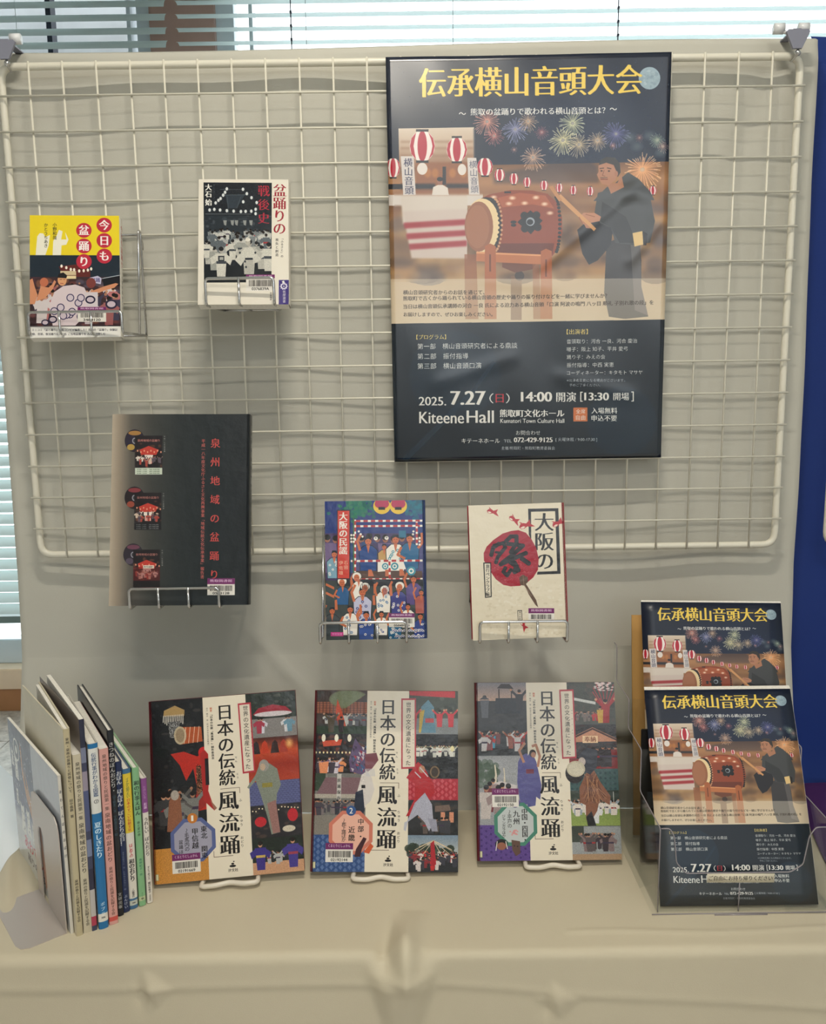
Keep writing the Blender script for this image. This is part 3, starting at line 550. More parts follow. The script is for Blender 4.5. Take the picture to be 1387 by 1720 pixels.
    c.text('【プログラム】', 163, 300, 73, gold, 'bold', slope=sl); c.text('第一部　横山音頭研究者による鼎談', 168, 630, 116, W, '', slope=sl); c.text('第二部　振付指導', 168, 403, 162, W, '', slope=sl); c.text('第三部　横山音頭口演', 168, 463, 207, W, '', slope=sl)
    c.text('【出演者】', 858, 955, 49, gold, 'bold', slope=sl); c.text('音頭取り：河合 一良、河合 慶治', 858, 1182, 94, W, '', slope=sl); c.text('囃子：阪上 知子、平井 愛弓', 858, 1138, 130, W, '', slope=sl); c.text('踊り子：みえの会', 858, 1035, 166, W, '', slope=sl)
    c.text('振付指導：中西 実恵', 858, 1075, 203, W, '', slope=sl); c.text('コーディネーター：キタモト マサヤ', 858, 1206, 239, W, '', slope=sl); c.text('※出演者変更になる場合がございます。', 858, 1126, 273, (190, 192, 194)); c.text('予めご了承ください。', 870, 1012, 295, (190, 192, 194))
    c.text('2025.', 175, 300, 369, W, 'bold', h=40); c.text('7.27', 322, 480, 354, W, 'heavy', h=64); c.text('（', 500, 520, 356, W, h=46); c.text('日', 530, 566, 356, (190, 60, 70), 'bold', h=40); c.text('）', 576, 594, 356, W, h=46)
    c.text('14:00', 648, 788, 349, W, 'heavy', h=45); c.text('開演', 810, 900, 350, W, 'bold'); c.text('[', 920, 932, 349, W, h=46); c.text('13:30', 940, 1050, 348, W, 'heavy', h=36); c.text('開場', 1072, 1144, 348, W, 'bold'); c.text(']', 1154, 1166, 348, W, h=46)
    c.text('Kiteene', 177, 382, 445, W, 'bold', h=54); c.text('Hall', 396, 520, 441, W, 'bold', h=58); c.text('熊取町文化ホール', 549, 846, 425, W, 'heavy'); c.text('Kumatori Town Culture Hall', 551, 846, 460, W, 'bold', h=20)
    c.rect(888, 399, 953, 463, (204, 116, 72)); c.text('全席', 900, 943, 417, W); c.text('自由', 900, 943, 445, W); c.text('入場無料', 972, 1090, 413, W, 'bold'); c.text('申込不要', 972, 1088, 448, W, 'bold')
    c.text('お問合わせ', 623, 735, 515, W); c.text('キテーネホール', 372, 548, 552, W, 'bold'); c.text('TEL', 567, 603, 553, (200, 204, 206), h=14); c.text('072-429-9125', 614, 791, 548, W, 'heavy', h=22); c.text('[ 火曜休館 / 9:00-17:30 ]', 806, 997, 547, (200, 204, 206)); c.text('主催/熊取町・熊取町教育委員会', 555, 803, 586, (210, 212, 214))
    # title, line below it, moon
    f1(); c.ell(1240, 155, 50, 52, (150, 172, 184)); g = random.Random(8)
    for _ in range(40):
        a, r = g.uniform(0, 6.28), 40 * g.random() ** .5; c.ell(1240 + r * math.cos(a), 155 + r * math.sin(a), g.uniform(3, 13), g.uniform(3, 10), g.choice([(120, 142, 156), (176, 196, 204), (134, 156, 168)]), .45, n=12)
    c.text('伝承横山音頭大会', 178, 1206, 172, (228, 186, 60), 'serif', h=140, slope=-.012); c.text('伝承横山音頭大会', 176, 1204, 170, (236, 204, 84), 'serif', h=140, slope=-.012)
    c.text('～', 360, 392, 315, W, 'bold', h=12); c.text('熊取の盆踊りで歌われる横山音頭とは？', 414, 1036, 307, W, 'bold', slope=-.008); c.text('～', 1057, 1089, 297, W, 'bold', h=12)
    return c.image('concert_sheet_print')

def photo_bg(c, x0, y0, x1, y1, cols, seed, n=60, r=(8, 40), al=.6, blur=2):
    g = random.Random(seed); c.rect(x0, y0, x1, y1, cols[0]); w, h = x1 - x0, y1 - y0
    for _ in range(n):
        x, y, a, b = g.uniform(x0, x1), g.uniform(y0, y1), g.uniform(*r), g.uniform(*r) * .6
        a = min(a, x - x0, x1 - x); b = min(b, y - y0, y1 - y)
        if a > 1 and b > 1: c.ell(x, y, a, b, g.choice(cols[1:]), al, n=12)
    if blur: c.blur(x0, y0, x1, y1, blur)
    c.noise(x0, y0, x1, y1, .05, 2, seed); c.blur(x0, y0, x1, y1, 1)

def art_tonight():   # yellow and night photograph, white letters in red discs
    c = Canvas(640, 940, (238, 232, 220), [(194, 128), (797, 128), (803, 935), (200, 940)])
    c.rect(180, 120, 820, 397, (232, 208, 40)); c.rect(180, 395, 820, 868, (30, 42, 54)); c.rect(180, 866, 820, 950, (228, 226, 220))
    Wh = (244, 236, 232)
    c.poly([(235, 395), (245, 270), (262, 248), (285, 250), (300, 275), (330, 260), (322, 330), (300, 395)], (236, 232, 214)); c.poly([(348, 395), (352, 300), (375, 265), (390, 225), (415, 235), (405, 290), (440, 290), (432, 240), (455, 290), (440, 325), (408, 330), (404, 395)], (236, 232, 214))
    c.vtext('小野和哉', 362, 178, 292, (40, 40, 36), 'bold'); c.vtext('かとうちあき', 303, 180, 346, (40, 40, 36), 'bold')
    photo_bg(c, 196, 540, 800, 864, [(58, 40, 44), (120, 60, 54), (84, 50, 60), (40, 36, 48), (150, 96, 70), (96, 90, 110)], 3, 90, (10, 44), .6, 4)
    c.poly([(390, 470), (520, 455), (600, 500), (600, 540), (420, 540)], (96, 40, 38)); c.rect(400, 500, 505, 528, (206, 186, 150)); c.rect(425, 532, 505, 552, (226, 206, 160))
    for x, y in ((408, 468), (440, 478), (470, 490), (492, 492), (526, 500), (556, 498), (584, 494), (606, 486)): c.ell(x, y, 8, 11, (240, 230, 214), n=12)
    c.poly([(596, 545), (650, 532), (676, 548), (670, 588), (600, 572)], (190, 186, 210)); c.text('盆踊', 606, 664, 560, (60, 50, 110), 'bold'); c.poly([(680, 550), (798, 528), (798, 600), (690, 600)], (20, 22, 30)); c.line([(680, 550), (798, 528)], 4, (190, 196, 206))
    c.crowd(200, 700, 800, 860, [(190, 176, 180), (150, 90, 90), (206, 196, 196), (60, 56, 76), (180, 110, 110)], 16, 120, 190, 5)
    sk = (206, 140, 104)
    c.poly([(196, 560), (215, 550), (232, 610), (250, 660), (230, 720), (196, 720)], sk); c.ell(292, 575, 28, 30, (190, 110, 80)); c.poly([(270, 600), (320, 610), (345, 590), (360, 560), (372, 572), (350, 620), (300, 680), (240, 700)], sk)
    c.ell(412, 560, 30, 38, (214, 156, 112)); c.poly([(380, 545), (390, 518), (420, 510), (446, 530), (440, 548)], (28, 24, 28)); c.line([(396, 556), (410, 556)], 3, (60, 40, 36)); c.line([(420, 556), (432, 556)], 3, (60, 40, 36)); c.line([(400, 582), (420, 584)], 4, (150, 50, 50))
    c.poly([(360, 640), (420, 600), (500, 590), (560, 610), (600, 700), (580, 780), (500, 860), (350, 860), (330, 720)], (212, 196, 200)); g = random.Random(6)
    for _ in range(10):
        x, y = g.uniform(360, 580), g.uniform(620, 840); c.ell(x, y, 26, 26, (50, 44, 84)); c.ell(x, y, 20, 20, (200, 186, 196))
    c.poly([(590, 640), (700, 600), (770, 580), (788, 586), (760, 612), (700, 628), (600, 668)], sk); c.ell(605, 580, 32, 34, (120, 60, 56)); c.poly([(560, 640), (650, 640), (650, 760), (580, 760)], (206, 196, 200))
    for x, y, r in ((350, 820, 30), (300, 840, 26), (600, 690, 34), (740, 720, 40)): c.ell(x, y, r, r * .8, (40, 36, 60)); c.ell(x, y, r * .7, r * .5, (196, 180, 190))
    for ch, x, y in (('今', 695, 192), ('日', 695, 296), ('も', 695, 400), ('盆', 558, 228), ('踊', 558, 333), ('り', 558, 437)):
        c.ell(x, y, 52, 50, (188, 46, 66)); c.vtext(ch, x, y - 36, y + 36, Wh, 'heavy')
    c.library_label(515, 738, 705, 762, 836, '熊取図書館', '3480120')
    c.text('ミニコミ『盆と踊り』の名コンビが編集した！各地の「盆踊り」体験記', 215, 780, 888, (50, 50, 60), 'bold'); c.text('櫓、音頭、復活踊りにハマる ご当地盆踊りを みんなで楽しむ', 215, 700, 915, (50, 50, 60), 'bold')
    return c.image('tonight_cover_print')

def art_postwar():   # white cover with a monochrome festival photograph
    c = Canvas(640, 900, (226, 220, 206), [(198, 125), (1060, 122), (1072, 1340), (182, 1335)])
    c.rect(243, 155, 898, 1120, (24, 30, 38))
    c.poly([(450, 275), (640, 270), (560, 400), (480, 400)], (44, 54, 64)); c.line([(400, 220), (620, 220)], 3, (90, 100, 108)); c.line([(440, 275), (660, 270)], 4, (90, 100, 108)); c.line([(470, 290), (480, 440)], 4, (80, 90, 98)); c.line([(600, 290), (560, 400)], 4, (80, 90, 98)); c.line([(260, 456), (700, 456)], 4, (110, 118, 124))
    for x, y in ((465, 215), (448, 248), (430, 275), (405, 308), (385, 325), (358, 350), (620, 218), (657, 260), (702, 298), (622, 338), (752, 345), (742, 410), (345, 412), (300, 418), (400, 418), (465, 424), (530, 428), (600, 432), (645, 430), (700, 428), (742, 452)): c.glow(x, y, 26, 26, (150, 160, 168), .5); c.ell(x, y, 12, 16, (214, 218, 218), n=14)
    photo_bg(c, 244, 470, 897, 800, [(34, 42, 50), (56, 66, 74), (30, 36, 44), (80, 88, 94), (44, 52, 60)], 11, 120, (8, 30), .7, 2)
    for x in (430, 500, 540, 620, 680): c.poly([(x, 516), (x + 34, 516), (x + 28, 568), (x + 8, 560)], (140, 144, 142))
    gy = [(120, 126, 128), (160, 162, 160), (90, 98, 104), (188, 188, 182)]
    c.crowd(260, 700, 880, 860, gy, 34, 110, 190, 8, ((150, 150, 146), (120, 122, 122)), (0, 2))
    c.rect(243, 960, 898, 1119, (20, 26, 32))
    L = (198, 196, 186)
    for x, y, h in ((290, 940, 220), (340, 1000, 230), (520, 900, 200), (750, 930, 210), (800, 990, 230), (870, 1010, 280), (270, 880, 170), (600, 880, 190), (410, 1062, 290), (680, 1040, 340)): c.person(x, y, h, random.Random(x).choice([L, (150, 152, 146), (176, 174, 166)]), (168, 164, 156), (24, 26, 30), (60, 66, 74), 2)
    c.poly([(540, 900), (640, 780), (700, 770), (800, 900), (720, 940), (720, 890), (640, 890), (600, 960)], L); c.rect(640, 880, 715, 900, (40, 46, 54)); c.ell(668, 730, 24, 30, (176, 172, 162)); c.ell(668, 704, 26, 16, (220, 216, 204))
    c.rect(380, 860, 440, 912, (44, 50, 58)); c.rect(394, 872, 430, 900, (160, 160, 154))
    for x, y in ((590, 830), (640, 915), (740, 830), (650, 970)): c.ell(x, y, 10, 12, (50, 56, 64), n=10)
    c.noise(243, 155, 898, 1120, .08, 2, 5); c.rect(150, 100, 243, 1350, (226, 220, 206)); c.rect(898, 100, 1090, 1350, (226, 220, 206))
    Wh = (232, 230, 222); R = (170, 44, 62)
    c.vtext('大石', 290, 168, 300, Wh, 'heavy'); c.vtext('始', 290, 312, 378, Wh, 'heavy'); g = glyph_edges('Oishi Hajime')
    for i, ch in enumerate('OishiHajime'): c.vtext(ch, 346, 172 + i * 13, 186 + i * 13, (120, 130, 140))
    c.vtext('戦後史', 820, 168, 562, R, 'serif', 116); c.vtext('盆踊りの', 974, 168, 656, (150, 36, 52), 'serif', 132)
    c.vtext('「ふるさと」の', 1000, 676, 880, (60, 58, 60), 'bold', 27); c.vtext('喪失と創造', 950, 688, 870, (60, 58, 60), 'bold', 32)
    c.rect(970, 1098, 1078, 1350, (58, 44, 120)); c.ell(1020, 1160, 32, 30, (214, 208, 226)); c.ell(1020, 1160, 20, 19, (58, 44, 120)); c.poly([(1000, 1112), (1020, 1104), (1030, 1126), (1010, 1130)], Wh)
    for k in range(10): a = k * .628; c.ell(1020 + 34 * math.cos(a), 1160 + 32 * math.sin(a), 5, 5, (214, 208, 226), n=8)
    c.vtext('人', 1020, 1148, 1172, Wh, 'heavy'); c.vtext('筑摩選書', 1024, 1200, 1325, Wh, '')
    c.library_label(650, 1044, 930, 1082, 1206, '熊取図書館', '0376839A', 5); c.vtext('筑摩書房', 893, 1218, 1300, (60, 58, 60), '')
    return c.image('postwar_cover_print')

def art_report():    # large dark volume, disc pictures down the left
    c = Canvas(700, 985, (30, 36, 38), [(135, 118), (1195, 118), (1188, 1608), (103, 1617)])
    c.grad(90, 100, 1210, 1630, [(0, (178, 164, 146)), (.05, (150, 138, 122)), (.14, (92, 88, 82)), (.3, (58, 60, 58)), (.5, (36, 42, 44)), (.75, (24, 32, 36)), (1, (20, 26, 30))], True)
    for k, (dx, dy, x0, y0, x1, y1) in enumerate(((308, 325, 310, 285, 522, 588), (306, 770, 305, 730, 514, 1020), (296, 1215, 296, 1175, 504, 1470))):
        c.ell(dx, dy, 78, 88, (26, 22, 34)); c.ell(dx, dy, 74, 84, [(40, 34, 52), (34, 26, 30), (46, 40, 50)][k]); c.ell(dx, dy - 60, 50, 18, [(190, 140, 70), (150, 60, 66), (120, 70, 90)][k], .8); c.ell(dx - 30, dy + 50, 30, 24, [(206, 170, 80), (170, 80, 60), (90, 80, 96)][k], .8); c.ell(dx, dy, 20, 24, (150, 150, 160)); c.ell(dx, dy, 13, 16, (60, 60, 66))
        photo_bg(c, x0, y0, x1, y1, [(28, 24, 28), (60, 40, 36), (110, 70, 50), (44, 36, 44), (150, 90, 70)], 20 + k, 40, (8, 26), .6, 2)
        c.rect(x0, y0, x1, y0 + 60, (30, 26, 30)); c.text('泉州地域の盆踊り', x0 + 20, x1 - 20, y0 + 38, (200, 130, 120), 'bold')
        mx = (x0 + x1) / 2
        c.poly([(mx - 70, y0 + 110), (mx, y0 + 80), (mx + 80, y0 + 110), (mx + 60, y0 + 150), (mx - 60, y0 + 150)], (186, 60, 50)); c.rect(mx - 32, y0 + 150, mx + 34, y0 + 178, (226, 216, 206)); c.rect(mx - 22, y0 + 178, mx + 26, y0 + 220, (200, 90, 80))
        for i in range(4): c.rect(mx - 22 + i * 13, y0 + 178, mx - 17 + i * 13, y0 + 220, (230, 220, 210))
        c.crowd(x0 + 16, y1 - 110, x1 - 16, y1 - 60, [(200, 180, 160), (160, 70, 60), (90, 80, 90), (220, 210, 200)], 14, 40, 60, 31 + k)
        for i in range(8): c.ell(x0 + 20 + i * 26, y0 + 118 + 10 * (i % 2), 6, 8, (220, 150, 120), n=8)
        c.rect(x0, y1 - 52, x1, y1, [(196, 206, 190), (22, 24, 28), (24, 22, 24)][k]); 
        if k < 2:
            for r in range(3): c.text('泉州音頭・江州音頭', x0 + 14, x0 + 92, y1 - 40 + r * 15, [(40, 60, 40), (190, 190, 190)][k]); c.text('盆踊り映像記録集', x0 + 112, x1 - 20, y1 - 40 + r * 15, [(40, 60, 40), (190, 190, 190)][k])
        c.vtext(['平成一七年度事業', '平成一八年度事業', '平成一八年度事業'][k], x1 + 18, y0 + 0, y0 + 130, (170, 170, 165), '', 13)
    c.rect(296, 1310, 504, 1418, (120, 30, 30), .5); c.rect(372, 1298, 458, 1322, (224, 216, 200)); c.text('夢が丘盆踊り', 378, 452, 1310, (40, 30, 30), 'bold')
    for i, ch in enumerate('泉州地域の盆踊り'): y = 345 + i * 146.4; c.vtext(ch, 937 - i * 1.2, y - 37, y + 37, (196, 74, 70), 'bold', 78)
    c.vtext('平成一八年度文化庁ふるさと文化再興事業「地域伝統文化伝承事業」報告書', 843, 312, 1405, (196, 96, 88), 'bold', 31, slant=-.007)
    c.library_label(875, 1400, 1090, 1446, 1532, '熊取図書館', '0513128', 7)
    return c.image('report_cover_print')

def art_folk():      # bright illustrated cover: stage, lantern trees and dancers
    c = Canvas(640, 895, (36, 52, 120), [(157, 140), (1210, 125), (1228, 1590), (178, 1610)])
    B, T, W, R, S, K = (34, 56, 130), (20, 108, 120), (236, 230, 220), (176, 52, 56), (196, 108, 70), (24, 26, 36)
    c.rect(150, 120, 1240, 480, (32, 52, 118)); c.rect(150, 480, 1240, 980, (66, 52, 92)); c.rect(150, 980, 1240, 1620, (58, 66, 66))
    g = random.Random(5)
    for _ in range(160): x, y = g.gauss(510, 85), g.gauss(200, 62); c.ell(min(680, x), y, 22, 18, g.choice([(20, 110, 90), (16, 96, 86), (40, 120, 84)]), .8, n=10)
    for _ in range(110): x, y = g.gauss(1130, 55), g.gauss(200, 55); c.ell(max(1030, x), y, 20, 18, g.choice([(24, 96, 120), (16, 110, 130), (30, 90, 110)]), .8, n=10)
    for x in (765, 940): c.ell(x, 190, 92, 86, (226, 188, 60)); c.ell(x, 168, 76, 52, (176, 50, 84)); c.rect(x - 36, 200, x + 34, 230, K); c.rect(x - 70, 125, x + 70, 160, (176, 50, 84))
    for i in range(12): c.person(190 + i * 88 + g.uniform(-10, 10), 900, 420 + g.uniform(-30, 20), g.choice([(70, 70, 120), (60, 50, 90), (110, 90, 130), (40, 70, 120)]), (150, 100, 80), arms=0)
    c.rect(490, 420, 1190, 480, (40, 58, 120)); c.rect(470, 880, 1190, 970, (84, 60, 48))
    def pole(x0, y0, x1, y1, n):
        c.line([(x0, y0), (x1, y1)], 22, W); dx, dy = (x1 - x0) / n, (y1 - y0) / n
        for i in range(n): ax, ay = x0 + dx * (i + .2), y0 + dy * (i + .2); c.line([(ax, ay), (ax + dx * .45, ay + dy * .45)], 22, R)
    pole(480, 350, 1190, 345, 9); pole(480, 405, 1190, 400, 9)
    def man(x, y, h, robe, pat=None, face=S, arms=1):
        w = h * .24
        c.poly([(x - w, y), (x - w * 1.15, y - h * .6), (x - w * .5, y - h * .74), (x + w * .5, y - h * .74), (x + w * 1.15, y - h * .6), (x + w, y)], K); c.poly([(x - w * .94, y - 3), (x - w * 1.07, y - h * .59), (x - w * .48, y - h * .72), (x + w * .48, y - h * .72), (x + w * 1.07, y - h * .59), (x + w * .94, y - 3)], robe)
        c.poly([(x - w * .22, y - h * .74), (x, y - h * .5), (x + w * .22, y - h * .74)], face)
        if pat:
            for _ in range(9): a, b = x + g.uniform(-w * .8, w * .8), y - g.uniform(.08, .6) * h; c.ell(a, b, w * .17, w * .17, pat, n=12); c.ell(a, b, w * .08, w * .08, robe, n=10)
        c.ell(x, y - h * .86, w * .42, h * .12, K); c.ell(x, y - h * .85, w * .38, h * .105, face); c.poly([(x - w * .42, y - h * .88), (x - w * .3, y - h * .99), (x + w * .3, y - h * .99), (x + w * .42, y - h * .88), (x, y - h * .93)], K)
        c.line([(x - w * .2, y - h * .86), (x - w * .06, y - h * .86)], 4, K); c.line([(x + w * .08, y - h * .86), (x + w * .22, y - h * .86)], 4, K); c.line([(x - w * .1, y - h * .785), (x + w * .12, y - h * .785)], 5, (150, 30, 40))
        if arms == 1: c.line([(x + w, y - h * .6), (x + w * 1.5, y - h * .75), (x + w * 1.4, y - h * 1.0)], w * .3, face); c.line([(x - w, y - h * .6), (x - w * 1.4, y - h * .4), (x - w * .6, y - h * .3)], w * .3, face)
        if arms == 2: c.line([(x - w, y - h * .6), (x - w * 1.3, y - h * .85), (x - w * .9, y - h * 1.05)], w * .3, face)
    man(620, 880, 370, (30, 66, 130), None, S, 2); man(790, 840, 250, (190, 150, 90), None, S, 0); man(910, 880, 390, W, (60, 140, 160), S, 0); man(1060, 860, 380, (30, 96, 140), None, S, 1)
    c.poly([(720, 770), (990, 770), (1020, 860), (720, 890)], W)
    for x, y, r in ((800, 830, 34), (900, 830, 40), (1075, 880, 48)): c.ell(x, y, r, r, (60, 140, 160)); c.ell(x, y, r * .6, r * .6, W); c.ell(x, y, r * .3, r * .3, (60, 140, 160))
    for x, y in ((640, 915), (820, 915), (970, 910)): c.poly([(x - 20, y - 50), (x + 16, y - 50), (x + 40, y + 20), (x - 20, y + 22)], S)
    for x0, x1, y in ((440, 1190, 775), (540, 1190, 970)): pole(x0, y, x1, y - 6, 9)
    pole(480, 340, 480, 900, 8); pole(1135, 360, 1135, 600, 4); pole(845, 770, 850, 1050, 4); c.line([(465, 320), (465, 900)], 14, (60, 100, 60))
    for x, y in ((440, 500), (440, 535), (440, 570), (468, 500), (468, 535), (468, 570), (520, 460), (540, 490), (560, 515), (1100, 460), (1095, 490), (1100, 540), (1165, 530), (1165, 565), (1165, 600)): c.ell(x, y, 12, 12, W, n=12)
    for x, y in ((700, 535), (815, 530)): c.ell(x, y, 22, 20, W); c.ell(x, y - 6, 10, 10, (150, 150, 150))
    c.rect(945, 450, 1020, 525, (40, 110, 140))
    man(260, 960, 300, (120, 160, 180), W, S, 0)
    c.rect(290, 968, 1200, 1040, (36, 38, 44))
    dk = [((350, 1240), 260, (40, 90, 140), None), ((520, 1180), 260, W, None), ((560, 1420), 370, (190, 190, 214), (50, 60, 120)), ((780, 1320), 300, W, (60, 110, 160)), ((940, 1330), 320, (60, 64, 130), W), ((1100, 1240), 320, (90, 74, 130), None), ((240, 1560), 300, (58, 66, 70), None), ((430, 1560), 320, W, (40, 100, 150)), ((600, 1620), 320, (50, 80, 150), W), ((760, 1560), 260, W, (60, 80, 140)), ((900, 1620), 280, (20, 90, 130), W), ((1040, 1480), 260, W, (40, 60, 130)), ((1170, 1600), 280, (40, 60, 130), W), ((1180, 1330), 260, (170, 90, 80), None)]
    for (x, y), h, r, p in dk: man(x, y, h, r, p, S, 1 if (x // 10) % 2 else 2)
    for x, y in ((350, 1012), (505, 960), (595, 1070), (800, 1100), (960, 1060)): c.ell(x - 6, y - 24, 52, 46, K); c.ell(x - 6, y - 24, 47, 42, W); c.ell(x - 8, y - 6, 30, 38, S); c.line([(x - 22, y - 10), (x - 12, y - 10)], 4, K); c.line([(x, y - 10), (x + 10, y - 10)], 4, K); c.line([(x - 14, y + 14), (x + 2, y + 14)], 4, (150, 30, 40))
    for k in range(5): c.line([(780 + k * 14, 1045), (790 + k * 14, 1140)], 4, (60, 60, 110)); c.line([(560 + k * 16, 1020), (556 + k * 16, 1080)], 6, K)
    for x, y in ((200, 1030), (200, 1120), (280, 1230), (690, 1060), (680, 1180), (860, 1080)): c.poly([(x - 26, y - 22), (x + 60, y + 20), (x + 60, y + 48), (x - 30, y + 4)] if x < 250 else [(x - 14, y - 40), (x + 10, y - 50), (x + 18, y + 60), (x - 12, y + 60)], S)
    for x in range(900, 1240, 56):
        for y in (1500, 1560):
            for r, cc in ((30, W), (24, (40, 60, 130)), (16, W), (9, (40, 60, 130))): c.ell(x + (y > 1520) * 28, y + 20, r, r, cc, n=18, a0=180, a1=359)
    c.rect(287, 230, 430, 968, K); c.rect(296, 240, 420, 958, (202, 62, 48)); c.vtext('大阪の民謡', 356, 255, 708, W, 'heavy', 92, slant=-.002); c.vtext('石田', 384, 768, 866, (236, 200, 170), '', 46); c.vtext('伊佐雄', 332, 768, 925, (236, 200, 170), '', 46)
    c.library_label(838, 1326, 1110, 1370, 1472, '熊取図書館', '05049143', 9); c.rect(225, 1526, 358, 1568, (206, 60, 140)); c.text('熊取図書', 240, 345, 1547, (240, 180, 220))
    return c.image('folk_song_cover_print')

def art_fan():       # cream cover with a red round fan and goldfish
    c = Canvas(640, 920, (222, 212, 190), [(100, 185), (1120, 155), (1165, 1590), (158, 1630)])
    g = random.Random(3)
    for _ in range(260): c.ell(g.uniform(300, 1100), g.uniform(1000, 1580), g.uniform(5, 26), g.uniform(4, 16), g.choice([(232, 226, 210), (204, 192, 166), (214, 204, 180)]), .5, n=9)
    K = (34, 34, 36); c.poly([(745, 222), (1070, 216), (1092, 922), (840, 930), (845, 900), (1056, 892), (1036, 248), (776, 254), (778, 560), (752, 500)], K)
    c.vtext('大阪の', 918, 262, 890, K, 'serif', 214, sq=1.02)
    R = (158, 30, 48); A = [(640, 452), (560, 462), (470, 490), (370, 560), (300, 630), (268, 700), (272, 780), (330, 880), (400, 980), (480, 1040), (560, 1056), (660, 1050), (740, 1010), (800, 960), (850, 880), (858, 760), (830, 640), (780, 550), (720, 480)]
    c.poly(A, R)
    for _ in range(240):
        x, y = g.uniform(300, 840), g.uniform(740, 1040)
        if ((x - 570) / 260) ** 2 + ((y - 760) / 270) ** 2 < 1: c.ell(x, y, g.uniform(3, 14), g.uniform(2, 6), (206, 110, 112), .35, rot=g.uniform(-60, 60), n=8)
    for P, w in (([(430, 600), (370, 640), (350, 720)], 44), ([(380, 620), (480, 590), (500, 640), (420, 740), (400, 800)], 40), ([(400, 690), (460, 700)], 26), ([(510, 570), (560, 520), (620, 520), (620, 590), (560, 690)], 44), ([(530, 600), (690, 620), (600, 700), (470, 800)], 44), ([(450, 820), (560, 770), (720, 700)], 46), ([(560, 800), (620, 840), (600, 900), (640, 880)], 50), ([(500, 860), (480, 900), (520, 940), (560, 880)], 40), ([(680, 760), (750, 810)], 50), ([(600, 800), (640, 880)], 44)): c.line(P, w, (38, 38, 42)); [c.ell(x, y, w / 2, w / 2, (38, 38, 42), n=14) for x, y in P]
    for _ in range(70): c.ell(g.uniform(360, 760), g.uniform(560, 930), g.uniform(2, 6), 2, (110, 104, 100), .4, rot=-40, n=8)
    c.poly([(650, 960), (690, 930), (740, 960), (742, 1010), (722, 1030), (780, 1120), (830, 1200), (852, 1280), (820, 1250), (750, 1140), (712, 1050), (660, 1040)], (96, 74, 60)); c.line([(690, 940), (700, 1040), (780, 1160)], 5, (140, 116, 94))
    F = (176, 40, 50)
    for x, y, s_, r in ((345, 250, 1, 10), (580, 330, 1, 30), (700, 405, 1.2, -20), (1050, 385, 1.1, -30), (690, 1455, .9, 60)):
        a = math.radians(r); q = lambda u, v: (x + s_ * (u * math.cos(a) - v * math.sin(a)), y + s_ * (u * math.sin(a) + v * math.cos(a)))
        c.poly([q(-46, 0), q(-30, -22), q(0, -26), q(26, -12), q(70, -36), q(60, 2), q(92, 40), q(52, 28), q(24, 16), q(-4, 26), q(-34, 20)], F); c.poly([q(-36, 6), q(-8, 2), q(10, 14), q(-10, 22), q(-30, 18)], (230, 210, 196)); c.poly([q(-20, -24), q(-30, -46), q(-4, -28)], F); c.ell(*q(-36, -4), 3, 3, K, n=8)
    c.poly([(264, 800), (348, 800), (356, 1170), (284, 1178)], K); c.poly([(276, 812), (338, 812), (345, 1160), (294, 1166)], (224, 214, 194)); c.vtext('旅行ペンクラブ編', 312, 820, 1160, K, 'bold', 44)
    c.poly([(630, 1310), (678, 1308), (684, 1420), (636, 1420)], K); c.poly([(636, 1318), (672, 1316), (677, 1412), (641, 1412)], (224, 214, 194)); c.vtext('東方出版', 657, 1320, 1410, K, '', 22)
    c.library_label(748, 1288, 1022, 1342, 1440, '熊取図書館', '0376148', 12)
    return c.image('fan_cover_print')

